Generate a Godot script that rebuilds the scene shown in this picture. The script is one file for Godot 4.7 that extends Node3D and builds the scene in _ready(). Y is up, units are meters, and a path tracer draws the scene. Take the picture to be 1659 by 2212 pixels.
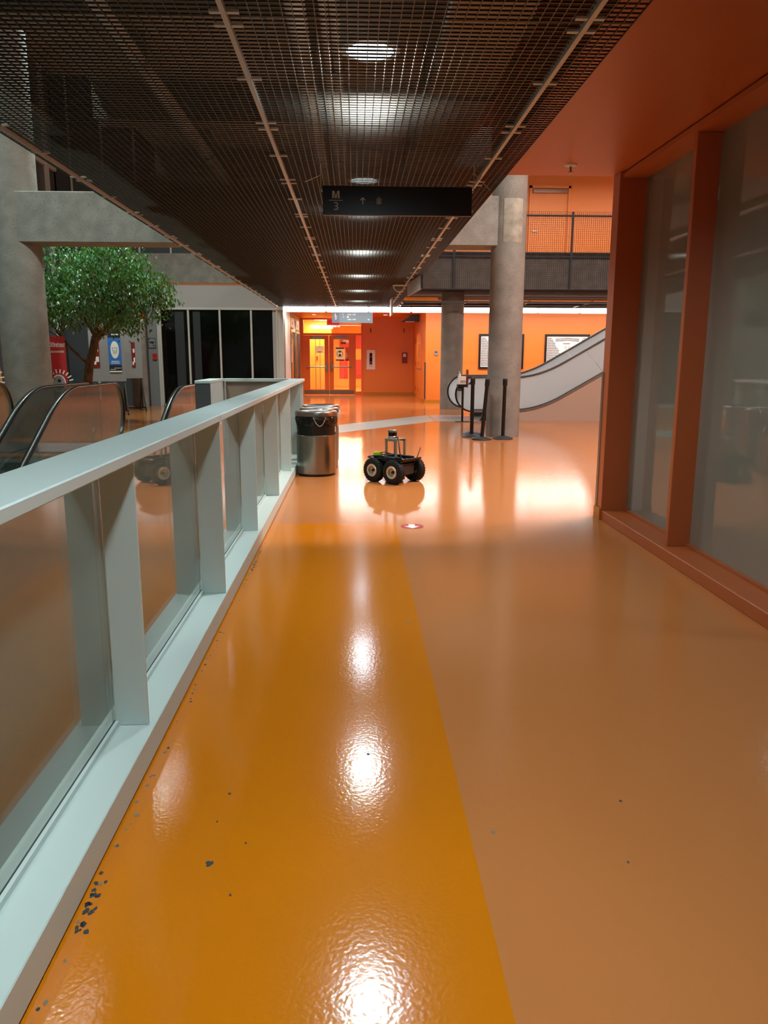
extends Node3D

# ---------------------------------------------------------------- mesh builder
class MB:
	var v := PackedVector3Array()
	var n := PackedVector3Array()
	var u := PackedVector2Array()
	var o := Vector3.ZERO          # subtracted from every point: the base of the thing
	var t := Transform3D.IDENTITY  # local placement before the subtraction
	func _init(base := Vector3.ZERO):
		o = base
	func tri(a: Vector3, b: Vector3, c: Vector3, na: Vector3, nb: Vector3, nc: Vector3, ua := Vector2.ZERO, ub := Vector2.ZERO, uc := Vector2.ZERO):
		a = t * a - o; b = t * b - o; c = t * c - o
		na = (t.basis * na).normalized(); nb = (t.basis * nb).normalized(); nc = (t.basis * nc).normalized()
		if (b - a).cross(c - a).dot(na + nb + nc) > 0.0:
			var s := b; b = c; c = s
			s = nb; nb = nc; nc = s
			var w := ub; ub = uc; uc = w
		v.append(a); v.append(b); v.append(c)
		n.append(na); n.append(nb); n.append(nc)
		u.append(ua); u.append(ub); u.append(uc)
	func flat(a: Vector3, b: Vector3, c: Vector3, out: Vector3):
		var m := (b - a).cross(c - a)
		if m.length_squared() < 1e-16: return
		m = m.normalized()
		if m.dot(out) < 0.0: m = -m
		tri(a, b, c, m, m, m)
	func quad(a: Vector3, b: Vector3, c: Vector3, d: Vector3, nn: Vector3):
		tri(a, b, c, nn, nn, nn, Vector2(0, 1), Vector2(1, 1), Vector2(1, 0))
		tri(a, c, d, nn, nn, nn, Vector2(0, 1), Vector2(1, 0), Vector2(0, 0))
	func box(x0: float, x1: float, y0: float, y1: float, z0: float, z1: float, ch := 0.0):
		var c := Vector3((x0 + x1) / 2, (y0 + y1) / 2, (z0 + z1) / 2)
		var h := Vector3(absf(x1 - x0) / 2, absf(y1 - y0) / 2, absf(z1 - z0) / 2)
		ch = minf(ch, 0.45 * minf(h.x, minf(h.y, h.z)) * 2.0)
		for ax in 3:
			var b := (ax + 1) % 3
			var d := (ax + 2) % 3
			for s in [-1.0, 1.0]:
				var e := Vector3.ZERO; e[ax] = s * h[ax]
				var p := Vector3.ZERO; p[b] = h[b] - ch
				var q := Vector3.ZERO; q[d] = h[d] - ch
				var nn := Vector3.ZERO; nn[ax] = s
				quad(c + e - p - q, c + e + p - q, c + e + p + q, c + e - p + q, nn)
		if ch > 0.0:
			for ax in 3:
				var b := (ax + 1) % 3
				var d := (ax + 2) % 3
				for s in [-1.0, 1.0]:
					for r in [-1.0, 1.0]:
						var l := Vector3.ZERO; l[ax] = h[ax] - ch
						var p := Vector3.ZERO; p[b] = s * h[b]; p[d] = r * (h[d] - ch)
						var q := Vector3.ZERO; q[b] = s * (h[b] - ch); q[d] = r * h[d]
						var nn := Vector3.ZERO; nn[b] = s; nn[d] = r
						quad(c - l + p, c + l + p, c + l + q, c - l + q, nn.normalized())
			for sx in [-1.0, 1.0]:
				for sy in [-1.0, 1.0]:
					for sz in [-1.0, 1.0]:
						var s := Vector3(sx, sy, sz)
						flat(c + s * Vector3(h.x, h.y - ch, h.z - ch), c + s * Vector3(h.x - ch, h.y, h.z - ch), c + s * Vector3(h.x - ch, h.y - ch, h.z), s)
	func bar(a: Vector3, b: Vector3, w: float, h: float, up := Vector3.UP):
		var d := (b - a).normalized()
		var sx := d.cross(up).normalized()
		var sy := sx.cross(d).normalized()
		var keep := t
		t = t * Transform3D(Basis(sx, sy, -d), (a + b) / 2)
		var l := a.distance_to(b) / 2
		box(-w / 2, w / 2, -h / 2, h / 2, -l, l)
		t = keep
	# profile of (radius, height) pairs turned about +y at c; sharp edges where the profile turns by more than 35 degrees
	func lathe(prof: Array, c: Vector3, segs := 28, a0 := 0.0, a1 := TAU):
		for i in prof.size() - 1:
			var p: Vector2 = prof[i]
			var q: Vector2 = prof[i + 1]
			if p.distance_to(q) < 1e-6: continue
			var d := (q - p).normalized()
			var nr := Vector2(d.y, -d.x)
			var n0 := nr
			var n1 := nr
			if i > 0:
				var e: Vector2 = (p - prof[i - 1]).normalized()
				if e.dot(d) > 0.8: n0 = (nr + Vector2(e.y, -e.x)).normalized()
			if i < prof.size() - 2:
				var e: Vector2 = (prof[i + 2] - q).normalized()
				if e.dot(d) > 0.8: n1 = (nr + Vector2(e.y, -e.x)).normalized()
			for k in segs:
				var s := a0 + (a1 - a0) * k / segs
				var r := a0 + (a1 - a0) * (k + 1) / segs
				var es := Vector3(cos(s), 0, sin(s))
				var er := Vector3(cos(r), 0, sin(r))
				var A := c + es * p.x + Vector3.UP * p.y
				var B := c + er * p.x + Vector3.UP * p.y
				var C := c + er * q.x + Vector3.UP * q.y
				var D := c + es * q.x + Vector3.UP * q.y
				var nA := es * n0.x + Vector3.UP * n0.y
				var nB := er * n0.x + Vector3.UP * n0.y
				var nC := er * n1.x + Vector3.UP * n1.y
				var nD := es * n1.x + Vector3.UP * n1.y
				if p.x > 1e-6: tri(A, B, C, nA, nB, nC)
				if q.x > 1e-6: tri(A, C, D, nA, nC, nD)
	func cyl(c: Vector3, r: float, h: float, segs := 24, ch := 0.0):
		lathe([Vector2(0, 0), Vector2(r - ch, 0), Vector2(r, ch), Vector2(r, h - ch), Vector2(r - ch, h), Vector2(0, h)], c, segs)
	func tube(path: Array, r0: float, r1 := -1.0, segs := 8, caps := true):
		if r1 < 0.0: r1 = r0
		var rings := []
		var norms := []
		var up := Vector3(0.13, 0.97, 0.21)
		for i in path.size():
			var a: Vector3 = path[maxi(i - 1, 0)]
			var b: Vector3 = path[mini(i + 1, path.size() - 1)]
			var d := (b - a).normalized()
			if absf(d.dot(up)) > 0.96: up = Vector3(0.9, 0.1, 0.3)
			var sx := d.cross(up).normalized()
			var sy := sx.cross(d).normalized()
			up = sy
			var r := lerpf(r0, r1, float(i) / maxi(path.size() - 1, 1))
			var ring := []
			var nn := []
			for k in segs:
				var g := TAU * k / segs
				var e := sx * cos(g) + sy * sin(g)
				ring.append(path[i] + e * r)
				nn.append(e)
			rings.append(ring); norms.append(nn)
		for i in path.size() - 1:
			for k in segs:
				var m := (k + 1) % segs
				tri(rings[i][k], rings[i][m], rings[i + 1][m], norms[i][k], norms[i][m], norms[i + 1][m])
				tri(rings[i][k], rings[i + 1][m], rings[i + 1][k], norms[i][k], norms[i + 1][m], norms[i + 1][k])
		if caps:
			for e in [0, path.size() - 1]:
				var d: Vector3 = (path[0] - path[1]) if e == 0 else (path[e] - path[e - 1])
				for k in segs:
					flat(path[e], rings[e][k], rings[e][(k + 1) % segs], d)
	# polygon of (a, b) pairs; axis 0: (z, y) along x, 1: (x, z) along y, 2: (x, y) along z
	func prism(poly: Array, axis: int, d0: float, d1: float):
		var pts := PackedVector2Array(poly)
		var f := func(p: Vector2, d: float) -> Vector3:
			return Vector3(d, p.y, p.x) if axis == 0 else (Vector3(p.x, d, p.y) if axis == 1 else Vector3(p.x, p.y, d))
		var ix := Geometry2D.triangulate_polygon(pts)
		var nn := Vector3.ZERO; nn[axis] = 1.0
		for k in range(0, ix.size(), 3):
			for s in [[d1, 1.0], [d0, -1.0]]:
				var e: Vector3 = nn * s[1] * signf(d1 - d0)
				tri(f.call(pts[ix[k]], s[0]), f.call(pts[ix[k + 1]], s[0]), f.call(pts[ix[k + 2]], s[0]), e, e, e)
		var area := 0.0
		for i in pts.size():
			area += pts[i].cross(pts[(i + 1) % pts.size()])
		for i in pts.size():
			var a := pts[i]
			var b := pts[(i + 1) % pts.size()]
			if a.distance_to(b) < 1e-7: continue
			var e2 := (b - a).normalized()
			var out := Vector2(e2.y, -e2.x) * signf(area)
			var e: Vector3 = f.call(out, 0.0)
			quad(f.call(a, d0), f.call(b, d0), f.call(b, d1), f.call(a, d1), e)
	func mesh() -> ArrayMesh:
		var a := []
		a.resize(Mesh.ARRAY_MAX)
		a[Mesh.ARRAY_VERTEX] = v
		a[Mesh.ARRAY_NORMAL] = n
		a[Mesh.ARRAY_TEX_UV] = u
		var m := ArrayMesh.new()
		m.add_surface_from_arrays(Mesh.PRIMITIVE_TRIANGLES, a)
		return m

# ---------------------------------------------------------------- naming and adding
var taken := {}
var M := {}
func numbered(called: String) -> String:
	if not taken.has(called):
		taken[called] = 0
		return called
	taken[called] += 1
	return "%s_%03d" % [called, taken[called]]
func thing(called: String, label: String, category: String, at := Vector3.ZERO, turn := 0.0, group := "") -> Node3D:
	var o := Node3D.new()
	o.name = numbered(called)
	add_child(o)
	o.position = at
	o.rotation.y = turn
	o.set_meta("label", label)
	o.set_meta("category", category)
	if group: o.set_meta("group", group)
	return o
func struct(called: String, label := "", at := Vector3.ZERO) -> Node3D:
	var o := Node3D.new()
	o.name = numbered(called)
	add_child(o)
	o.position = at
	o.set_meta("kind", "structure")
	if label: o.set_meta("label", label)
	return o
func part(parent: Node3D, called: String, mb, m: Material, label := "") -> MeshInstance3D:
	var o := MeshInstance3D.new()
	o.name = called
	o.mesh = mb.mesh() if mb is MB else mb
	o.material_override = m
	parent.add_child(o, true)
	if label: o.set_meta("label", label)
	return o
func dup(src: Node3D, at: Vector3, label := "", turn := 0.0) -> Node3D:
	var r: Node3D = src.duplicate()
	r.name = numbered(String(src.name).rstrip("0123456789").rstrip("_"))
	add_child(r)
	r.position = at
	r.rotation.y = turn
	if label: r.set_meta("label", label)
	return r
func words(parent: Node3D, called: String, text: String, size: float, at: Vector3, m: Material, bold := false, turn := Vector3.ZERO, serif := false, squeeze := 1.0) -> MeshInstance3D:
	var f := SystemFont.new()
	f.font_names = PackedStringArray(["Droid Serif" if serif else "Droid Sans"])
	if bold: f.font_weight = 700
	var tm := TextMesh.new()
	tm.font = f
	tm.text = text
	tm.font_size = 32
	tm.pixel_size = size / 32.0
	tm.depth = 0.002
	var o := MeshInstance3D.new()
	o.name = called
	o.mesh = tm
	o.material_override = m
	parent.add_child(o, true)
	o.position = at
	o.rotation = turn
	o.scale = Vector3(squeeze, 1, 1)
	return o

# ---------------------------------------------------------------- materials
func mat(c: Color, rough := 0.5, metal := 0.0, spec := 0.5) -> StandardMaterial3D:
	var m := StandardMaterial3D.new()
	m.albedo_color = c
	m.roughness = rough
	m.metallic = metal
	m.metallic_specular = spec
	m.cull_mode = BaseMaterial3D.CULL_DISABLED
	return m
func glass(c: Color, a: float, rough := 0.0) -> StandardMaterial3D:
	var m := mat(Color(c, a), rough)
	m.transparency = BaseMaterial3D.TRANSPARENCY_ALPHA
	return m
func glow(c: Color, e: float) -> StandardMaterial3D:
	var m := mat(c, 0.5)
	m.emission_enabled = true
	m.emission = c
	m.emission_energy_multiplier = e
	return m
func noise_image(freq: float, oct: int, sd: int, side := 256, kind := FastNoiseLite.TYPE_SIMPLEX_SMOOTH) -> Image:
	var f := FastNoiseLite.new()
	f.noise_type = kind
	f.seed = sd
	f.frequency = freq
	f.fractal_octaves = oct
	return f.get_seamless_image(side, side)
func ramp(img: Image, stops: Array) -> ImageTexture:
	var out := Image.create(img.get_width(), img.get_height(), false, Image.FORMAT_RGB8)
	var g := Gradient.new()
	g.offsets = PackedFloat32Array(stops.map(func(s): return s[0]))
	g.colors = PackedColorArray(stops.map(func(s): return s[1]))
	for y in img.get_height():
		for x in img.get_width():
			out.set_pixel(x, y, g.sample(img.get_pixel(x, y).r))
	return ImageTexture.create_from_image(out)
func tri(m: StandardMaterial3D, scale: float, squash := Vector3.ONE) -> StandardMaterial3D:
	m.uv1_triplanar = true
	m.uv1_world_triplanar = true
	m.uv1_scale = squash * scale
	return m
func bump(m: StandardMaterial3D, tex: Texture2D, cm: float):
	m.heightmap_enabled = true
	m.heightmap_texture = tex
	m.heightmap_scale = cm

func materials():
	var fine := ImageTexture.create_from_image(noise_image(0.09, 4, 3))
	var soft := noise_image(0.012, 5, 11, 512)
	var blot := noise_image(0.02, 4, 5)
	# poured concrete: grey with lighter and darker patches of its own
	M.concrete = tri(mat(Color.WHITE, 0.8), 0.45)
	var grit := noise_image(0.11, 2, 9, 512)
	var mix := Image.create(512, 512, false, Image.FORMAT_RGB8)
	for y in 512:
		for x in 512:
			var k := 0.50 + 0.10 * (soft.get_pixel(x, y).r - 0.5) + 0.05 * (grit.get_pixel(x, y).r - 0.5)
			if grit.get_pixel(x, y).r < 0.13: k *= 0.72
			mix.set_pixel(x, y, Color(k, k * 0.985, k * 0.945))
	M.concrete.albedo_texture = ImageTexture.create_from_image(mix)
	bump(M.concrete, fine, 0.05)
	M.patch = tri(mat(Color.WHITE, 0.85), 0.9)
	M.patch.albedo_texture = ramp(blot, [[0.1, Color(0.50, 0.49, 0.45)], [0.5, Color(0.59, 0.58, 0.54)], [0.9, Color(0.67, 0.66, 0.61)]])
	M.void_shade = mat(Color(0.13, 0.11, 0.095), 0.9)  # dark colour stands in for the shade above the far grating
	M.slab = mat(Color(0.66, 0.62, 0.56), 0.9)
	# painted epoxy floor: glossy, faint orange-peel relief
	var peel := ImageTexture.create_from_image(noise_image(0.022, 2, 21, 512))
	M.floor_orange = tri(mat(Color(0.78, 0.485, 0.265), 0.12, 0.0, 0.45), 4.3)
	bump(M.floor_orange, peel, 0.020)
	M.floor_yellow = tri(mat(Color(0.84, 0.48, 0.05), 0.12, 0.0, 0.45), 4.3)
	bump(M.floor_yellow, peel, 0.020)
	M.strip = mat(Color(0.55, 0.60, 0.56), 0.3)
	M.plate = mat(Color(0.62, 0.57, 0.55), 0.35, 0.3)
	M.chip = mat(Color(0.22, 0.24, 0.24), 0.8)
	M.chip_light = mat(Color(0.47, 0.47, 0.42), 0.7)
	M.orange = mat(Color(0.88, 0.485, 0.175), 0.45)
	M.orange_frame = mat(Color(0.72, 0.375, 0.19), 0.42)
	M.orange_door = mat(Color(0.88, 0.43, 0.13), 0.38)
	M.baseboard = mat(Color(0.72, 0.45, 0.08), 0.4)
	M.rail = mat(Color(0.79, 0.84, 0.82), 0.42)
	M.rail_glass = glass(Color(0.56, 0.60, 0.55), 0.26)
	M.pier = mat(Color(0.30, 0.30, 0.31), 0.6)
	M.beige = mat(Color(0.68, 0.60, 0.54), 0.55)
	M.cladding = mat(Color(0.55, 0.58, 0.53), 0.55)
	M.gasket = mat(Color(0.10, 0.10, 0.10), 0.5)
	M.frost = glass(Color(0.57, 0.57, 0.52), 0.66, 0.025)
	M.steel = mat(Color(0.62, 0.61, 0.58), 0.28, 1.0)
	M.steel_rough = mat(Color(0.55, 0.55, 0.54), 0.4, 0.9)
	M.grating = mat(Color(0.29, 0.27, 0.245), 0.38, 0.5)
	M.hanger = mat(Color(0.74, 0.73, 0.71), 0.45, 0.15)
	M.dark_frame = mat(Color(0.20, 0.21, 0.23), 0.5, 0.2)
	M.black = mat(Color(0.025, 0.025, 0.027), 0.4)
	M.black_gloss = mat(Color(0.012, 0.012, 0.014), 0.15)
	M.handrail = mat(Color(0.015, 0.016, 0.02), 0.3)
	M.tyre = mat(Color(0.03, 0.03, 0.03), 0.75)
	M.bag = mat(Color(0.012, 0.012, 0.013), 0.3)
	M.white = mat(Color(0.88, 0.88, 0.87), 0.5)
	M.paper = mat(Color(0.90, 0.89, 0.87), 0.7)
	M.paper.backlight_enabled = true
	M.paper.backlight = Color(0.8, 0.8, 0.75)
	M.print_grey = mat(Color(0.45, 0.44, 0.45), 0.7)
	M.ink = mat(Color(0.10, 0.10, 0.12), 0.7)
	M.sign = mat(Color(0.07, 0.068, 0.065), 0.45)
	M.sign_dark = mat(Color(0.045, 0.045, 0.045), 0.45)
	M.sign_text = mat(Color(0.80, 0.76, 0.72), 0.6)
	M.sign_blue = mat(Color(0.30, 0.38, 0.43), 0.4)
	M.sign_blue_dark = mat(Color(0.24, 0.29, 0.34), 0.4)
	M.red = mat(Color(0.66, 0.09, 0.09), 0.5)
	M.maroon = mat(Color(0.45, 0.07, 0.06), 0.5)
	M.pink_red = mat(Color(0.75, 0.16, 0.14), 0.5)
	M.poster_orange = mat(Color(0.92, 0.52, 0.10), 0.5)
	M.poster_blue = mat(Color(0.16, 0.42, 0.74), 0.5)
	M.navy = mat(Color(0.07, 0.08, 0.18), 0.5)
	M.board = mat(Color(0.52, 0.52, 0.53), 0.7)
	M.panel_grey = mat(Color(0.50, 0.51, 0.53), 0.5)
	M.bulkhead = mat(Color(0.66, 0.65, 0.66), 0.6)
	M.mullion = mat(Color(0.76, 0.76, 0.75), 0.4)
	M.dark_glass = mat(Color(0.035, 0.035, 0.033), 0.07)
	M.facade = mat(Color(0.28, 0.29, 0.31), 0.3)
	M.escalator_glass = glass(Color(0.42, 0.56, 0.55), 0.58)
	M.white_glass = mat(Color(0.80, 0.83, 0.84), 0.12)
	M.white_glass.backlight_enabled = true
	M.white_glass.backlight = Color(0.9, 0.95, 0.98)
	M.yellow_wall = mat(Color(0.93, 0.70, 0.26), 0.5)
	M.cream = mat(Color(0.93, 0.86, 0.62), 0.6)
	M.pane = glass(Color(0.9, 0.9, 0.85), 0.03)
	M.elevator = mat(Color(0.50, 0.37, 0.31), 0.22, 0.85)
	M.lime = mat(Color(0.62, 0.78, 0.06), 0.5)
	M.robot_plate = mat(Color(0.045, 0.045, 0.048), 0.3)
	M.alu = mat(Color(0.55, 0.54, 0.50), 0.4, 0.6)
	M.rim = mat(Color(0.80, 0.78, 0.72), 0.3, 0.7)
	M.bark = tri(mat(Color.WHITE, 0.85), 4.0, Vector3(1, 0.25, 1))
	M.bark.albedo_texture = ramp(blot, [[0.2, Color(0.26, 0.18, 0.11)], [0.8, Color(0.46, 0.35, 0.25)]])
	M.leaf = mat(Color(0.20, 0.40, 0.20), 0.34)
	M.leaf.backlight_enabled = true
	M.leaf.backlight = Color(0.25, 0.35, 0.08)
	M.leaf_pale = mat(Color(0.34, 0.55, 0.36), 0.3)
	M.leaf_pale.backlight_enabled = true
	M.leaf_pale.backlight = Color(0.3, 0.4, 0.1)
	M.soil = mat(Color(0.14, 0.10, 0.07), 0.95)
	M.lamp_face = glow(Color(0.90, 0.97, 1.0), 5.0)
	M.tube_face = glow(Color(1.0, 0.98, 0.96), 12.0)
	M.panel_face = glow(Color(1.0, 0.98, 0.95), 2.5)
	M.exit_face = glow(Color(0.75, 0.06, 0.06), 0.55)
	M.lower = mat(Color(0.50, 0.36, 0.24), 0.4)

# ---------------------------------------------------------------- lamps
func spot(at: Vector3, e: float, c: Color, size: float, cone := 72.0):
	var l := SpotLight3D.new()
	l.name = numbered("lamp_light")
	add_child(l)
	l.position = at
	l.rotation_degrees = Vector3(-90, 0, 0)
	l.light_color = c
	l.light_energy = e
	l.light_size = size
	l.spot_angle = cone
	l.spot_angle_attenuation = 0.6
	l.spot_range = 40.0
	l.spot_attenuation = 2.0
	l.shadow_enabled = true
func area(at: Vector3, w: float, d: float, e: float, c: Color, rot := Vector3(-90, 0, 0)):
	var l := AreaLight3D.new()
	l.name = numbered("area_lamp_light")
	add_child(l)
	l.position = at
	l.rotation_degrees = rot
	l.area_size = Vector2(w, d)
	l.light_color = c
	l.light_energy = e
	l.area_range = 40.0
	l.area_attenuation = 2.0
	l.shadow_enabled = true

const DOWN := Color(0.90, 0.98, 1.0)
const TUBE := Color(1.0, 0.97, 0.93)
const HALL := Color(0.90, 1.0, 0.96)

func _ready():
	# ---- camera
	var cam := Camera3D.new()
	cam.name = "camera"
	add_child(cam)
	cam.position = Vector3(0, 1.37, 0)
	cam.rotation = Vector3(-0.19638968, -0.03681298, 0.00303097)
	cam.fov = rad_to_deg(2.0 * atan(1106.0 / 1681.658))
	cam.near = 0.05
	cam.far = 120.0
	cam.current = true
	# ---- environment
	var env := Environment.new()
	env.background_mode = Environment.BG_COLOR
	env.background_color = Color.BLACK
	env.tonemap_mode = Environment.TONE_MAPPER_LINEAR
	env.tonemap_exposure = 1.0
	env.sdfgi_enabled = true
	env.ssao_enabled = true
	env.ssil_enabled = true
	var we := WorldEnvironment.new()
	we.name = "world_environment"
	we.environment = env
	add_child(we)
	materials()
	# ---- the high lamps of the left hall and the panel lights added over the right (their fittings are built in lamps())
	for p in HALL_LAMPS:
		if p[0] < 0.0: spot(Vector3(p[0], p[1] - 0.06, p[2]), p[3], HALL, 0.22, 70.0)
		else: area(Vector3(p[0], p[1] - 0.06, p[2]), 1.7, 0.5, p[3], TUBE)
	lamps()
	shell()
	ceiling()
	railing()
	window_wall()
	upper_level()
	far_end()
	left_end()
	escalators()
	robot()
	bins()
	stanchions()
	sanitizer()
	signs()
	tree()
	boards()

# x, height, z, energy; those at positive x are added, unseen panels
const HALL_LAMPS := [[-4.2, 8.3, -3.0, 34.0], [-4.2, 8.3, -9.0, 34.0], [-4.2, 8.3, -16.0, 48.0], [-7.0, 8.3, -13.0, 22.0], [4.4, 8.3, -8.6, 60.0], [7.4, 8.3, -8.6, 60.0], [3.4, 6.4, -20.95, 8.0], [5.9, 6.4, -20.95, 8.0], [8.3, 6.4, -20.95, 8.0]]
const TUBES := ["first of the row, next to the elevators", "second of the row from the elevators", "third of the row from the elevators, before the edge-on sign", "fourth of the row from the elevators", "fifth of the row, left of the near column", "sixth of the row, right behind the near column", "seventh of the row, above the framed portraits", "eighth of the row, last before the orange wall end", "ninth of the row, hidden by the window wall", "tenth of the row, hidden by the window wall"]
const HALLS := ["over the escalators' lower half", "over the middle of the escalators", "over the fig tree", "over the corner behind the display boards", "over the hall beyond the window wall", "over the hall's outer side", "over the upper floor by the column", "over the upper floor door", "over the upper floor's far side"]
const ROW_Z := [1.63, -1.43, -4.49, -7.55, -10.61, -13.67, -16.73, -19.79]

func lamps():
	var where := ["behind the camera", "closest above the near floor", "nearest in view above the grating", "above the black hanging sign", "third in view above the grating", "fourth in view above the grating", "fifth in view above the grating", "last before the white tube row"]
	var proto: Node3D = null
	for i in ROW_Z.size():
		var at := Vector3(0.085, 2.95, ROW_Z[i])
		var label: String = "round white downlight " + where[i]
		if proto == null:
			proto = thing("downlight", label, "downlight", at, 0.0, "round downlights above the grating")
			var b := MB.new()
			b.lathe([Vector2(0.125, -0.005), Vector2(0.155, -0.005), Vector2(0.16, 0.0), Vector2(0.16, 0.22), Vector2(0.0, 0.22)], Vector3.ZERO, 32)
			part(proto, "housing", b, M.white)
			b = MB.new()
			b.lathe([Vector2(0.0, 0.012), Vector2(0.126, 0.012)], Vector3.ZERO, 32)
			part(proto, "lens", b, M.lamp_face)
			b = MB.new()
			b.cyl(Vector3(0, 0.22, 0), 0.012, 0.43, 10)
			part(proto, "stem", b, M.hanger)
		else:
			dup(proto, at, label)
		spot(at + Vector3(0, -0.01, 0), 6.5, DOWN, 0.12, 78.0)
	# fluorescent row along the far wall
	proto = null
	for i in 10:
		var at := Vector3(-1.41 + 1.195 * i, 2.69, -22.5)
		var label: String = "bright white tube light, %s" % TUBES[i]
		if proto == null:
			proto = thing("tube_light", label, "tube light", at, 0.0, "white tube lights in a row along the far wall")
			var b := MB.new()
			b.box(-0.585, 0.585, -0.085, 0.055, -0.06, 0.06, 0.025)
			part(proto, "diffuser", b, M.tube_face)
			b = MB.new()
			b.box(-0.5975, 0.5975, 0.056, 0.075, -0.07, 0.07)
			part(proto, "housing", b, M.white)
			b = MB.new()
			b.box(-0.597, -0.587, -0.04, 0.045, -0.04, 0.04)
			part(proto, "end_cap", b, M.white)
		else:
			dup(proto, at, label)
		area(at + Vector3(0, -0.09, 0), 1.15, 0.11, 2.2, TUBE)
	# fittings of the left hall lamps and of the added panels
	proto = null
	for i in HALL_LAMPS.size():
		var p: Array = HALL_LAMPS[i]
		var at := Vector3(p[0], p[1], p[2])
		if p[0] > 0.0:  # unseen panels added to light the right hall and upper wall
			var n := thing("added_light_panel", "added unseen light panel high up " + HALLS[i], "light panel", at, 0.0, "added light panels over the hall beyond the window wall")
			var b := MB.new()
			b.box(-0.9, 0.9, 0.0, 0.12, -0.27, 0.27, 0.01)
			part(n, "tray", b, M.white)
			b = MB.new()
			b.box(-0.88, 0.88, -0.02, 0.0, -0.25, 0.25)
			part(n, "diffuser", b, M.panel_face)
			b = MB.new()
			b.cyl(Vector3(0, 0.12, 0), 0.02, 0.17, 8)
			part(n, "stem", b, M.hanger)
			continue
		var label: String = "round lamp high up " + HALLS[i]
		if proto == null:
			proto = thing("hall_lamp", label, "ceiling lamp", at, 0.0, "round lamps high above the halls")
			var b := MB.new()
			b.lathe([Vector2(0.23, -0.02), Vector2(0.28, -0.02), Vector2(0.28, 0.25), Vector2(0.0, 0.25)], Vector3.ZERO, 28)
			part(proto, "housing", b, M.white)
			b = MB.new()
			b.lathe([Vector2(0.0, 0.0), Vector2(0.235, 0.0)], Vector3.ZERO, 28)
			part(proto, "lens", b, M.lamp_face)
			b = MB.new()
			b.cyl(Vector3(0, 0.25, 0), 0.02, 0.06, 8)
			part(proto, "stem", b, M.hanger)
		else:
			dup(proto, at, label)

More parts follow.
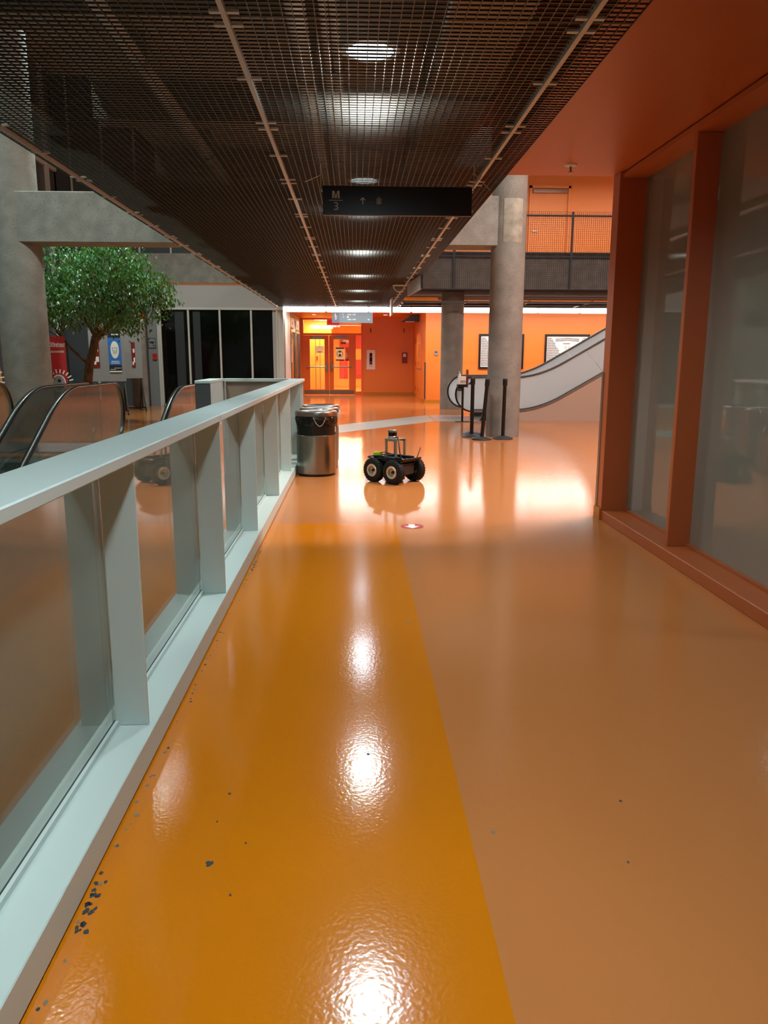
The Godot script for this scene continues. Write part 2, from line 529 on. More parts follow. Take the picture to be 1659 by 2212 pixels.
# ---------------------------------------------------------------- floor, columns, beams, outer walls
func shell():
	var f := struct("floor", "glossy orange epoxy floor with a yellow painted lane")
	var b := MB.new()
	b.box(-0.90, 0.33, -0.25, 0.0, -6.4, 4.0)
	part(f, "painted_lane", b, M.floor_yellow, "yellow painted lane beside the railing")
	b = MB.new()
	b.box(0.33, 6.0, -0.25, 0.0, -6.4, 4.0)
	b.box(-0.90, 10.0, -0.25, 0.0, -10.95, -6.4)
	b.box(-10.0, 10.0, -0.25, 0.0, -40.0, -10.95)
	part(f, "painted_floor", b, M.floor_orange)
	b = MB.new()
	b.prism([Vector2(-1.9, -12.3), Vector2(-0.299, -14.36), Vector2(1.73, -17.0), Vector2(1.73, -18.8), Vector2(-0.332, -16.06), Vector2(-1.9, -13.94)], 1, 0.0, 0.002)
	part(f, "grey_floor_band", b, M.strip, "grey-green band laid across the floor")
	b = MB.new()
	b.box(1.745, 3.1, 0.0, 0.004, -18.75, -16.95)
	part(f, "landing_plate", b, M.plate, "reddish grey metal plate before the escalator")
	# chips worn out of the paint
	var rng := RandomNumberGenerator.new()
	rng.seed = 77
	var spots := [[-0.408, -1.93, 0.012, 0], [-0.408, -2.28, 0.006, 0], [-0.32, -2.02, 0.004, 0], [0.04, -2.52, 0.006, 0], [0.27, -3.9, 0.012, 1], [0.40, -2.05, 0.007, 1], [0.83, -2.2, 0.005, 0], [0.75, -1.9, 0.004, 0], [-0.42, -2.13, 0.004, 0], [-0.33, -1.80, 0.004, 0]]
	for k in 58:
		var z := -1.35 - 4.6 * pow(rng.randf(), 1.2)
		spots.append([-0.692 + 0.02 * absf(rng.randfn(0.0, 0.5)), z, rng.randf_range(0.003, 0.008), 0 if rng.randf() < 0.5 else 1])
	for k in 26:
		spots.append([-0.690 + 0.012 * absf(rng.randfn(0.0, 1.0)), -1.78 + 0.1 * rng.randfn(0.0, 0.55), rng.randf_range(0.003, 0.009), 0])
	for k in 30:
		spots.append([-0.690 + 0.010 * absf(rng.randfn(0.0, 0.7)), -5.15 + 0.3 * rng.randfn(0.0, 0.8), rng.randf_range(0.004, 0.010), 0 if rng.randf() < 0.6 else 1])
	var dark := MB.new()
	var pale := MB.new()
	for s in spots:
		var poly := []
		var m := 9
		for i in m:
			var r: float = s[2] * rng.randf_range(0.55, 1.2)
			poly.append(Vector2(s[0] + r * cos(TAU * i / m), s[1] + 1.3 * r * sin(TAU * i / m)))
		(dark if s[3] == 0 else pale).prism(poly, 1, 0.0, 0.0006)
	part(f, "paint_chips", dark, M.chip, "dark chips where the paint has worn away").set_meta("kind", "stuff")
	part(f, "worn_paint_spots", pale, M.chip_light, "pale worn spots in the paint").set_meta("kind", "stuff")
	# floor of the level below, seen through the opening
	f = struct("floor_lower")
	b = MB.new()
	b.box(-10.0, 0.0, -4.75, -4.5, -16.0, 5.0)
	part(f, "slab", b, M.lower)
	# opening edges below the walkway
	var w := struct("wall_opening")
	b = MB.new()
	b.box(-0.88, -0.72, -4.5, -0.26, -10.95, 4.0)
	b.box(-10.0, -0.72, -4.5, -0.26, -11.2, -10.98)
	part(w, "edge_face", b, M.beige)
	b = MB.new()
	b.box(-2.0, -1.93, -4.5, 0.62, -9.90, 4.0)
	part(w, "side_cladding", b, M.cladding)
	# columns
	var col := struct("column_near", "round concrete column behind the black stanchions", Vector3(2.61, 0, -13.79))
	b = MB.new()
	b.cyl(Vector3.ZERO, 0.29, 7.9, 40)
	part(col, "shaft", b, M.concrete)
	b = MB.new()
	b.lathe([Vector2(0.29, 3.26), Vector2(0.294, 3.28), Vector2(0.295, 3.92), Vector2(0.29, 3.95)], Vector3.ZERO, 14, deg_to_rad(52), deg_to_rad(118))
	part(col, "repair_patch", b, M.patch, "pale cement patch on the column")
	col = struct("column_far", "round concrete column between the railing and the orange wall", Vector3(2.585, 0, -21.2))
	b = MB.new()
	b.cyl(Vector3.ZERO, 0.30, 3.06, 36)
	part(col, "shaft", b, M.concrete)
	col = struct("column_left", "thick round concrete column at the edge of the escalators", Vector3(-5.68, -4.5, -13.95))
	b = MB.new()
	b.cyl(Vector3.ZERO, 0.385, 13.0, 40)
	part(col, "shaft", b, M.concrete)
	col = struct("column_slim", "slim round concrete column behind the display boards", Vector3(-5.72, 0, -21.3))
	b = MB.new()
	b.cyl(Vector3.ZERO, 0.185, 3.3, 28)
	part(col, "shaft", b, M.concrete)
	# cross beam over the walkway
	var beam := struct("beam", "deep concrete beam between the two big columns", Vector3(0, 3.2, -13.6))
	b = MB.new(Vector3(0, 3.2, -13.6))
	b.box(-5.55, 2.45, 3.205, 4.0, -14.15, -13.6, 0.012)
	part(beam, "body", b, M.concrete)
	# slab and joists above the grating
	var s := struct("ceiling_slab")
	b = MB.new()
	b.box(-2.2, 6.0, 3.62, 4.0, -6.65, 4.0)
	b.box(-2.2, 1.2, 3.62, 4.0, -13.6, -6.65)
	b.box(-2.2, 1.2, 3.62, 4.0, -24.0, -14.15)
	part(s, "slab", b, M.slab)
	var z := -1.0
	while z > -22.0:
		if z < -14.2 or z > -13.3:
			b = MB.new()
			b.box(-2.2, 1.1, 3.34, 3.62, z - 0.13, z + 0.13)
			part(s, "joist", b, M.slab)
		z -= 2.1
	# ducts and pipes above the grating
	var d := thing("air_duct", "long dim duct running above the grating beside the lamps", "duct", Vector3(0.62, 2.88, -10.0))
	b = MB.new()
	b.box(-0.2, 0.2, 0.0, 0.28, -11.8, 11.8, 0.01)
	part(d, "duct_body", b, M.steel_rough)
	for i in 12:
		b = MB.new()
		b.box(-0.215, 0.215, -0.015, 0.295, -11.0 + 2.0 * i - 0.02, -11.0 + 2.0 * i + 0.02)
		part(d, "flange", b, M.steel_rough)
	var pipes := [[-0.30, 3.12, 0.055], [-0.10, 3.16, 0.03], [-0.16, 3.16, 0.025], [-1.35, 3.2, 0.05]]
	var about := ["thick pale pipe above the grating left of the lamp row", "thin pale pipe closest to the lamp row above the grating", "thin pale pipe next to the thick pipe above the grating", "pale pipe high above the darker half of the grating"]
	for i in pipes.size():
		var q: Array = pipes[i]
		d = thing("ceiling_pipe", about[i], "pipe", Vector3(q[0], q[1], -9.0), 0.0, "pipes above the grating")
		b = MB.new()
		b.tube([Vector3(0, 0, 12), Vector3(0, 0, -12)], q[2], q[2], 12)
		part(d, "pipe_run", b, M.white)
		for k in 10:
			b = MB.new()
			b.box(-q[2] - 0.01, q[2] + 0.01, -q[2] - 0.008, 0.26, 10.5 - 2.3 * k, 10.53 - 2.3 * k)
			part(d, "strap", b, M.hanger)
	# outer shell
	w = struct("wall_left")
	b = MB.new()
	b.box(-8.25, -8.0, -4.5, 9.0, -22.4, 5.0)
	part(w, "backing", b, M.facade)
	for i in 12:
		var zz := -21.75 + 2.0 * i
		b = MB.new()
		b.box(-8.0, -7.9, -0.2 if zz < -10.95 else -4.5, 9.0, zz - 0.04, zz + 0.04)
		part(w, "mullion", b, M.mullion)
	for y in [2.7, 6.25, 7.4]:
		b = MB.new()
		b.box(-8.0, -7.93, y - 0.07, y + 0.07, -22.4, 5.0)
		part(w, "transom", b, M.mullion)
	w = struct("wall_behind")
	b = MB.new()
	b.box(-8.25, 6.0, -4.75, 9.0, 4.0, 4.3)
	part(w, "panel", b, M.bulkhead)
	w = struct("wall_right_hall")
	b = MB.new()
	b.box(9.5, 9.8, 0.0, 9.0, -24.0, -6.6)
	part(w, "panel", b, M.orange)
	w = struct("wall_upper_walkway")
	b = MB.new()
	b.box(1.1, 9.8, 4.0, 9.0, -6.8, -6.65)
	part(w, "panel", b, M.bulkhead)
	s = struct("ceiling_high")
	b = MB.new()
	b.box(-8.25, 9.8, 8.6, 9.0, -24.0, 5.0)
	part(s, "slab", b, M.slab)

# ---------------------------------------------------------------- metal grating hung over the walkway
func grating(x0: float, x1: float, len: float, nx: int, nz: int, hx := 0.0075, hz := 0.0075, t := 0.004) -> ArrayMesh:
	var b := MB.new()
	for i in nz + 1:
		var z := -len * i / nz
		b.box(x0, x1, 0.0, hx, z - t / 2, z + t / 2)
	for i in nx + 1:
		var x := lerpf(x0, x1, float(i) / nx)
		b.box(x - t / 2, x + t / 2, 0.001, hz + 0.001, -len, 0.0)
	return b.mesh()

func ceiling():
	var c := struct("ceiling_grating", "dark metal grating hung over the walkway", Vector3(0, 2.73, 0))
	var left := grating(-2.2, -0.53, 1.49, 38, 35)
	var right := grating(-0.51, 1.16, 1.49, 38, 35)
	var clip := MB.new()
	clip.box(-0.06, 0.06, -0.012, -0.002, -0.012, 0.012)
	var clip_mesh := clip.mesh()
	var left_end_panel := grating(-2.2, -0.53, 0.75, 38, 18)
	var right_end_panel := grating(-0.51, 1.16, 0.75, 38, 18)
	for i in 17:
		var z := 2.47 - 1.5 * i
		for m in ([left, right] if i < 16 else [left_end_panel, right_end_panel]):
			var p := part(c, "grating_panel", m, M.grating)
			p.position = Vector3(0, 0, z)
			p.set_meta("kind", "stuff")
		for x in [-2.125, -0.52, 0.96]:
			for dz in [0.065, -0.065, -0.70]:
				var p := part(c, "clip", clip_mesh, M.hanger)
				p.position = Vector3(x, 0, z + dz)
	for x in [-2.125, -0.52, 0.96]:
		var b := MB.new()
		b.box(x - 0.011, x + 0.011, -0.022, 0.02, -22.2, 2.5)
		part(c, "support_bar", b, M.hanger)
	# rods that carry the grating
	for i in 8:
		for x in [-2.125, -0.52, 0.96]:
			var b := MB.new()
			b.cyl(Vector3(x, 0.02, 0.9 - 3.0 * i), 0.006, 0.9, 6)
			part(c, "hanger_rod", b, M.hanger)
	# orange soffit
	var s := struct("ceiling_soffit", "orange painted soffit over the window wall", Vector3(0, 2.815, 0))
	var b := MB.new(Vector3(0, 2.815, 0))
	b.box(1.10, 6.0, 2.815, 3.62, -6.654, 4.0)
	part(s, "soffit_body", b, M.orange_frame)
	var k := thing("sprinkler", "small pendent sprinkler head on the orange soffit", "sprinkler", Vector3(1.652, 2.815, -6.294))
	b = MB.new()
	b.lathe([Vector2(0.0, 0.0), Vector2(0.05, 0.0), Vector2(0.046, -0.008), Vector2(0.018, -0.014), Vector2(0.0, -0.014)], Vector3.ZERO, 20)
	part(k, "escutcheon", b, M.white)
	b = MB.new()
	b.cyl(Vector3(0, -0.05, 0), 0.008, 0.04, 10)
	b.cyl(Vector3(0, -0.056, 0), 0.02, 0.004, 14)
	part(k, "head", b, M.steel_rough)

# ---------------------------------------------------------------- glass railing
func railing():
	var base := Vector3(-0.80, 0, -5.0)
	var r := thing("glass_railing", "pale grey railing with glass panes and flat fins along the walkway", "railing", base)
	var b := MB.new(base)
	b.box(-0.895, -0.703, 0.009, 0.110, -10.95, 3.0, 0.003)
	part(r, "curb", b, M.rail)
	b = MB.new(base)
	b.box(-0.89, -0.76, 0.0, 0.009, -10.9, 3.0)
	part(r, "recessed_foot", b, M.rail)
	var fins := [2.09, 0.545, -1.0, -2.545, -4.09, -5.645, -7.13, -8.71, -10.25, -10.93]
	var kk := 0
	for z in fins:
		b = MB.new(base)
		b.box(-0.838, -0.708 if kk % 2 == 0 else -0.724, 0.110, 1.040, z - 0.012, z, 0.002)
		part(r, "fin", b, M.rail)
		kk += 1
	for i in fins.size() - 1:
		b = MB.new(base)
		b.box(-0.852, -0.840, 0.118, 1.036, fins[i + 1] + 0.004, fins[i] - 0.004)
		part(r, "glass_pane", b, M.rail_glass)
		for y in [0.30, 0.985]:
			b = MB.new(base)
			b.box(-0.8395, -0.828, y, y + 0.045, fins[i] - 0.05, fins[i] - 0.014, 0.002)
			part(r, "pane_clip", b, M.steel)
		b = MB.new(base)
		b.box(-0.838, -0.826, 0.110, 0.128, fins[i + 1] + 0.002, fins[i] - 0.014)
		part(r, "glazing_bead", b, M.rail)
		b = MB.new(base)
		b.box(-0.8405, -0.838, 0.110, 0.131, fins[i + 1] + 0.002, fins[i] - 0.014)
		part(r, "gasket", b, M.gasket)
	for zz in [[3.0, -4.086], [-4.090, -10.95]]:
		b = MB.new(base)
		b.box(-0.905, -0.700, 1.040, 1.076, zz[1], zz[0], 0.004)
		part(r, "cap", b, M.rail)
	# return across the end of the opening
	base = Vector3(-1.35, 0, -10.95)
	r = thing("parapet", "low beige parapet with a grey cap closing the opening's far end", "parapet", base)
	b = MB.new(base)
	b.box(-1.80, -0.905, 1.035, 1.076, -11.0, -10.86, 0.003)
	part(r, "cap", b, M.rail)
	b = MB.new(base)
	b.box(-1.80, -0.91, -0.24, 1.035, -10.97, -10.93)
	part(r, "panel", b, M.beige)
	b = MB.new(base)
	b.box(-1.80, -1.775, 0.0, 1.035, -10.93, -10.88)
	part(r, "edge_post", b, M.rail)
	base = Vector3(-1.9, 0, -10.4)
	r = thing("end_pier", "short pale grey pier with a dark end face beside the escalator", "pier", base)
	b = MB.new(base)
	b.box(-2.0, -1.815, -0.25, 1.04, -10.95, -9.93, 0.003)
	part(r, "body", b, M.rail)
	b = MB.new(base)
	b.box(-2.005, -1.81, 1.04, 1.076, -10.96, -9.915, 0.003)
	part(r, "cap", b, M.rail)
	b = MB.new(base)
	b.box(-2.003, -1.812, -0.24, 1.036, -9.93, -9.917)
	part(r, "end_face", b, M.pier, "dark grey end plate")

# ---------------------------------------------------------------- orange window wall
func window_wall():
	var w := struct("wall_right", "orange framed wall of frosted panes")
	var b := MB.new()
	b.box(2.115, 2.30, 0.0, 0.082, -6.494, 4.0, 0.004)
	part(w, "sill_curb", b, M.orange_frame)
	b = MB.new()
	b.box(2.30, 2.345, 0.0, 0.10, -6.494, 4.0)
	part(w, "glazing_upstand", b, M.orange_frame)
	b = MB.new()
	b.box(2.105, 2.40, 0.0, 2.815, -6.654, -6.494, 0.003)
	part(w, "end_jamb", b, M.orange_frame)
	b = MB.new()
	b.box(2.128, 2.345, 2.770, 2.803, -6.494, 4.0)
	part(w, "header", b, M.orange_frame)
	var ms := [-5.20, -3.55, -2.25, -0.95, 0.35, 1.65, 2.95, 3.95]
	for z in ms:
		b = MB.new()
		b.box(2.165, 2.345, 0.082, 2.770, z - 0.05, z, 0.003)
		part(w, "mullion", b, M.orange_frame)
	var prev := -6.494
	for z in ms:
		b = MB.new()
		b.box(2.322, 2.332, 0.10, 2.770, prev + 0.002, z - 0.052)
		part(w, "frosted_pane", b, M.frost)
		prev = z
	# corner guard and base on the jamb
	b = MB.new()
	b.box(2.100, 2.106, 0.10, 1.25, -6.660, -6.610)
	b.box(2.100, 2.16, 0.10, 1.25, -6.660, -6.655)
	part(w, "corner_guard", b, M.steel_rough, "brushed metal corner guard")
	b = MB.new()
	b.box(2.092, 2.106, 0.0, 0.10, -6.664, -6.500, 0.003)
	part(w, "base_cap", b, M.baseboard, "mustard base moulding")
	# the room behind the panes
	var r := struct("wall_behind_panes")
	b = MB.new()
	b.box(2.40, 6.0, 0.0, 2.815, -6.654, -6.50)
	b.box(5.8, 6.0, 0.0, 2.815, -6.5, 4.0)
	part(r, "panel", b, M.facade)
	b = MB.new()
	b.box(2.345, 2.43, 0.1, 2.77, -6.49, -6.42)  # white strip added so the pane shows a bright band
	part(w, "bright_band_strip", b, M.white, "white strip added behind the first frosted pane for its bright band")
	var l := thing("added_room_lamp", "added unseen lamp behind the frosted panes to brighten them", "ceiling lamp", Vector3(3.2, 2.78, -3.3))  # unseen lamp added to light the strip and the panes
	b = MB.new()
	b.lathe([Vector2(0.0, -0.03), Vector2(0.13, -0.03), Vector2(0.15, 0.0), Vector2(0.15, 0.03)], Vector3.ZERO, 24)
	part(l, "lens", b, M.lamp_face)
	spot(Vector3(3.2, 2.73, -3.3), 10.0, DOWN, 0.13, 80.0)

# ---------------------------------------------------------------- upper level at the far end
func upper_level():
	var s := struct("floor_upper", "concrete edge of the upper floor")
	var b := MB.new()
	b.box(1.2, 9.5, 3.08, 3.98, -23.8, -20.45)
	part(s, "slab_edge", b, M.concrete)
	var base := Vector3(5.0, 3.05, -20.35)
	var r := thing("mesh_railing", "dark steel mesh railing fixed over the concrete upper floor edge", "railing", base)
	var p := -0.48
	var posts := [-0.48, 2.50, 5.47, 8.44]
	for x in posts:
		b = MB.new(base)
		b.box(x - 0.025, x + 0.025, 3.05, 4.95, -20.42, -20.36)
		if x > 1.2: part(r, "post", b, M.dark_frame)
	for y in [[4.83, 4.87], [3.93, 3.975], [3.85, 3.89], [3.05, 3.075]]:
		b = MB.new(base)
		b.box(1.2, 9.5, y[0], y[1], -20.40, -20.355)
		part(r, "rail", b, M.dark_frame)
	var panel := MB.new()
	for i in 57:
		var x := 2.90 * i / 56
		panel.box(x - 0.0028, x + 0.0028, 0.0, 1.87, -0.012, 0.0)
	for i in 37:
		var y := 1.87 * i / 36
		panel.box(0, 2.90, y - 0.002, y + 0.002, -0.010, -0.002)
	var pm := panel.mesh()
	var half := MB.new()
	for i in 26:
		var x := 1.24 * i / 25
		half.box(x - 0.0028, x + 0.0028, 0.0, 1.87, -0.012, 0.0)
	for i in 37:
		var y := 1.87 * i / 36
		half.box(0, 1.24, y - 0.002, y + 0.002, -0.010, -0.002)
	var q := part(r, "mesh_panel", half, M.dark_frame)
	q.position = Vector3(1.22, 3.07, -20.33) - base
	q.set_meta("kind", "stuff")
	for x in [2.53, 5.51]:
		q = part(r, "mesh_panel", pm, M.dark_frame)
		q.position = Vector3(x, 3.07, -20.33) - base
		q.set_meta("kind", "stuff")
	s = struct("ceiling_upper_baffle")  # unseen ceiling added; its front drop screens the light panels
	b = MB.new()
	b.box(1.2, 9.5, 6.7, 6.9, -23.8, -20.5)
	b.box(1.2, 9.5, 5.98, 6.9, -20.5, -20.35)
	part(s, "panel", b, M.bulkhead)
	s = struct("ceiling_void", "underside above the far grating, coloured dark for the shade there")
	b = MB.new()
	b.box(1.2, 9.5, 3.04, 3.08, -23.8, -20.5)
	part(s, "panel", b, M.void_shade)  # shade under the slab put into the panel colour
	# grating below the upper floor
	var c := struct("ceiling_far_grating", "brown grating under the upper floor", Vector3(0, 2.78, 0))
	var g := grating(0.0, 1.6, 1.75, 36, 40)
	for i in 5:
		q = part(c, "grating_panel", g, M.grating)
		q.position = Vector3(1.25 + 1.62 * i, 0, -20.5)
		q.set_meta("kind", "stuff")
	for z in [-20.45, -21.4, -22.3]:
		b = MB.new()
		b.box(1.2, 9.5, -0.05, 0.0, z - 0.02, z + 0.02)
		part(c, "support_bar", b, M.grating)
	for x in [1.24, 2.86, 4.48, 6.10, 7.72]:
		b = MB.new()
		b.box(x - 0.015, x + 0.015, -0.03, 0.02, -22.3, -20.45)
		part(c, "cross_bar", b, M.grating)
	# upper wall door
	var d := struct("door_upper", "flush orange door on the upper floor", Vector3(5.67, 3.98, -23.8))
	b = MB.new()
	b.box(-0.60, -0.53, 0, 2.27, 0.0, 0.07)
	b.box(0.53, 0.60, 0, 2.27, 0.0, 0.07)
	b.box(-0.60, 0.60, 2.20, 2.27, 0.0, 0.07)
	part(d, "door_frame", b, M.orange)
	b = MB.new()
	b.box(-0.53, 0.53, 0, 2.12, 0.005, 0.015)
	part(d, "door_leaf", b, M.orange)
	b = MB.new()
	b.box(-0.50, 0.50, 2.07, 2.17, 0.015, 0.10)
	part(d, "door_closer", b, M.elevator)
	b = MB.new()
	b.box(-0.47, -0.33, 1.0, 1.03, 0.015, 0.06)
	part(d, "door_handle", b, M.steel)

# ---------------------------------------------------------------- orange walls, doors and fittings at the far end
func far_end():
	var w := struct("wall_back", "orange wall behind the escalator")
	var b := MB.new()
	b.box(2.112, 9.8, 0.0, 8.6, -24.0, -23.8)
	part(w, "panel", b, M.orange)
	b = MB.new()
	b.box(2.09, 2.125, 0.12, 1.22, -23.81, -23.785)
	b.box(2.09, 2.105, 0.12, 1.22, -23.9, -23.785)
	part(w, "corner_guard", b, M.steel_rough, "brushed metal corner guard")
	w = struct("baseboard_back", "mustard baseboard")
	b = MB.new()
	b.box(2.112, 9.5, 0.0, 0.10, -23.8, -23.785)
	b.box(2.097, 2.112, 0.0, 0.10, -29.0, -23.785)
	b.box(0.30, 2.1, 0.0, 0.10, -29.0, -28.985)
	part(w, "strip", b, M.baseboard)
	w = struct("wall_alcove_right", "orange side wall of the door recess")
	b = MB.new()
	b.box(2.112, 2.35, 0.0, 2.76, -29.2, -24.0)
	part(w, "panel", b, M.orange)
	w = struct("ceiling_alcove", "orange ceiling of the door recess")
	b = MB.new()
	b.box(-2.3, 2.35, 2.74, 3.62, -29.2, -22.7)
	part(w, "panel", b, M.orange)
	w = struct("wall_far", "orange wall beside the glazed double door")
	b = MB.new()
	b.box(0.30, 2.35, 0.0, 2.76, -29.2, -29.0)
	b.box(-2.3, -1.93, 0.0, 2.76, -29.2, -29.0)
	part(w, "panel", b, M.orange)
	# glazed double door with transom and sidelight
	var d := struct("door_1", "orange double door with glazed leaves, transom and sidelight", Vector3(-0.82, 0, -29.0))
	var o := Vector3(-0.82, 0, -29.0)
	var f := [[-1.93, -1.87, 0.0, 2.76], [0.215, 0.30, 0.0, 2.76], [-0.03, 0.02, 0.0, 2.14], [-1.87, 0.215, 2.14, 2.215], [-1.87, 0.215, 2.685, 2.76], [0.02, 0.215, 0.0, 0.13]]
	for q in f:
		b = MB.new(o)
		b.box(q[0], q[1], q[2], q[3], -29.12, -28.98)
		part(d, "door_frame", b, M.orange_door)
	b = MB.new(o)
	b.box(-1.87, 0.215, 2.215, 2.685, -29.06, -29.05)
	part(d, "transom_pane", b, M.pane)
	b = MB.new(o)
	b.box(0.02, 0.215, 0.13, 2.14, -29.06, -29.05)
	part(d, "sidelight_pane", b, M.pane)
	for side in 2:
		var x0 := -1.87 if side == 0 else -0.95
		var x1 := -0.957 if side == 0 else -0.03
		var g0 := x0 + 0.22 if side == 0 else x0 + 0.16
		var g1 := x1 - 0.16 if side == 0 else x1 - 0.20
		var leaf := Node3D.new()
		leaf.name = "door_leaf"
		d.add_child(leaf, true)
		for q in [[x0, g0, 0.01, 2.135], [g1, x1, 0.01, 2.135], [g0, g1, 0.01, 0.20], [g0, g1, 2.0, 2.135]]:
			b = MB.new(o)
			b.box(q[0], q[1], q[2], q[3], -29.05, -29.0)
			part(leaf, "stile", b, M.orange_door)
		b = MB.new(o)
		b.box(g0, g1, 0.20, 2.0, -29.03, -29.02)
		part(leaf, "pane", b, M.pane)
		b = MB.new(o)
		b.box(x0 + 0.01, x1 - 0.005, 0.03, 0.17, -29.0, -28.995)
		part(leaf, "kick_plate", b, M.steel)
		b = MB.new(o)
		b.tube([Vector3(x0 + 0.10, 1.01, -28.91), Vector3(x1 - 0.10, 1.01, -28.91)], 0.022, 0.022, 10)
		b.box(x0 + 0.09, x0 + 0.13, 0.98, 1.04, -29.0, -28.9)
		b.box(x1 - 0.13, x1 - 0.09, 0.98, 1.04, -29.0, -28.9)
		part(leaf, "push_bar", b, M.steel)
		b = MB.new(o)
		var lx := x1 - 0.09 if side == 0 else x0 + 0.09
		b.box(lx - 0.045, lx + 0.045, 0.86, 1.16, -29.0, -28.94, 0.008)
		part(leaf, "latch_case", b, M.steel)
		b = MB.new(o)
		b.box(g0 + 0.06, g1 - 0.06, 2.01, 2.10, -29.0, -28.93, 0.006)
		b.box(g0 + 0.02, g1, 2.11, 2.13, -28.96, -28.94)
		part(leaf, "door_closer", b, M.steel_rough)
	# notices on the door glass
	var n := thing("paper_notice", "pale paper notice taped to the left leaf's glass", "notice", Vector3(-1.30, 1.63, -29.01))
	b = MB.new()
	b.box(-0.165, 0.165, -0.125, 0.125, 0, 0.002)
	part(n, "sheet", b, M.paper)
	b = MB.new()
	b.box(-0.07, 0.07, -0.095, -0.065, 0.002, 0.003)
	part(n, "print", b, M.print_grey)
	b = MB.new()
	b.box(-0.05, 0.05, 0.085, 0.095, 0.002, 0.003)
	part(n, "print", b, M.print_grey)
	n = thing("mask_notice", "white notice with a round masked face on the right leaf's glass", "notice", Vector3(-0.56, 1.48, -29.01))
	b = MB.new()
	b.box(-0.15, 0.15, -0.24, 0.24, 0, 0.002)
	part(n, "sheet", b, M.paper)
	b = MB.new()
	b.box(-0.15, 0.15, 0.18, 0.23, 0.002, 0.003)
	b.box(-0.15, 0.15, -0.24, -0.20, 0.002, 0.003)
	part(n, "print_bar", b, M.ink)
	b = MB.new()
	b.t = Transform3D(Basis(Vector3.RIGHT, PI / 2), Vector3(0, 0.0, 0.003))
	b.lathe([Vector2(0.098, 0), Vector2(0.115, 0)], Vector3.ZERO, 28)
	b.lathe([Vector2(0, 0), Vector2(0.045, 0)], Vector3(0, 0, 0.045), 16)
	b.lathe([Vector2(0, 0), Vector2(0.05, 0)], Vector3(0, 0, -0.05), 16, 0, -PI)
	part(n, "emblem", b, M.navy)
	n = thing("distance_notice", "orange notice with two white figures on the right leaf's glass", "notice", Vector3(-0.22, 1.48, -29.008))
	b = MB.new()
	b.box(-0.14, 0.14, -0.24, 0.24, 0, 0.002)
	part(n, "sheet", b, M.orange_door)
	b = MB.new()
	b.box(-0.14, 0.14, -0.24, -0.20, 0.002, 0.003)
	part(n, "print_bar", b, M.ink)
	b = MB.new()
	for x in [-0.10, 0.10]:
		b.box(x - 0.02, x + 0.02, -0.13, 0.02, 0.002, 0.003)
		b.box(x - 0.013, x + 0.013, 0.03, 0.06, 0.002, 0.003)
	b.box(-0.05, 0.05, -0.07, -0.055, 0.002, 0.003)
	part(n, "figures", b, M.white)
	n = thing("upper_notice", "two small papers at the top of the right leaf's glass", "notice", Vector3(-0.42, 1.92, -29.01))
	b = MB.new()
	b.box(-0.02, 0.20, -0.04, 0.05, 0, 0.002)
	part(n, "sheet", b, M.paper)
	b = MB.new()
	b.box(-0.10, 0.08, -0.09, -0.01, 0.002, 0.004)
	part(n, "sheet", b, M.print_grey)
	# fittings on the wall beside the door
	n = thing("extinguisher_cabinet", "white wall cabinet with a narrow window and red extinguisher", "cabinet", Vector3(0.57, 0.92, -29.0))
	b = MB.new()
	b.box(-0.16, 0.16, 0.0, 0.71, 0.0, 0.04, 0.004)
	part(n, "body", b, M.white)
	b = MB.new()
	b.box(-0.05, 0.05, 0.11, 0.60, 0.04, 0.045)
	part(n, "window", b, M.black_gloss)
	b = MB.new()
	b.box(-0.03, 0.03, 0.13, 0.30, 0.045, 0.049)
	b.box(-0.02, 0.02, 0.42, 0.50, 0.045, 0.049)
	part(n, "extinguisher", b, M.maroon)
	b = MB.new()
	b.box(-0.045, 0.045, 0.12, 0.18, 0.049, 0.051)
	part(n, "tag", b, M.white)
	b = MB.new()
	b.cyl(Vector3(0.11, 0.34, 0.04), 0.012, 0.02, 8)
	part(n, "knob", b, M.steel)
	n = thing("fire_alarm_box", "dark red alarm box with a small white label", "alarm box", Vector3(1.80, 1.16, -29.0))
	b = MB.new()
	b.box(-0.095, 0.095, 0.0, 0.375, 0.0, 0.07, 0.005)
	part(n, "body", b, M.maroon)
	b = MB.new()
	b.box(-0.05, 0.05, 0.22, 0.33, 0.07, 0.073)
	part(n, "label_plate", b, M.white)
	for x in [0.565, 1.775]:
		n = thing("wall_slot", "narrow black fitting high on the orange wall, %s" % ("above the white cabinet" if x < 1 else "above the red alarm box"), "wall fitting", Vector3(x, 2.24, -29.0), 0.0, "black fittings on the orange wall")
		b = MB.new()
		b.box(-0.016, 0.016, 0.0, 0.16, 0.0, 0.03, 0.003)
		part(n, "body", b, M.black)
		b = MB.new()
		b.box(-0.006, 0.006, 0.03, 0.13, 0.03, 0.034)
		part(n, "slot", b, M.dark_frame)
	n = thing("thermostat", "small grey thermostat on the orange wall by the far column", "thermostat", Vector3(2.43, 1.42, -23.8))
	b = MB.new()
	b.box(-0.05, 0.05, 0.0, 0.15, 0.0, 0.03, 0.006)
	part(n, "body", b, M.panel_grey)
	b = MB.new()
	b.box(-0.03, 0.03, 0.08, 0.12, 0.03, 0.032)
	part(n, "window", b, M.dark_frame)
	# flush doors in the alcove's side wall
	d = struct("door_2", "pair of flush orange doors in the recess side wall", Vector3(2.112, 0, -26.2))
	o = Vector3(2.112, 0, -26.2)
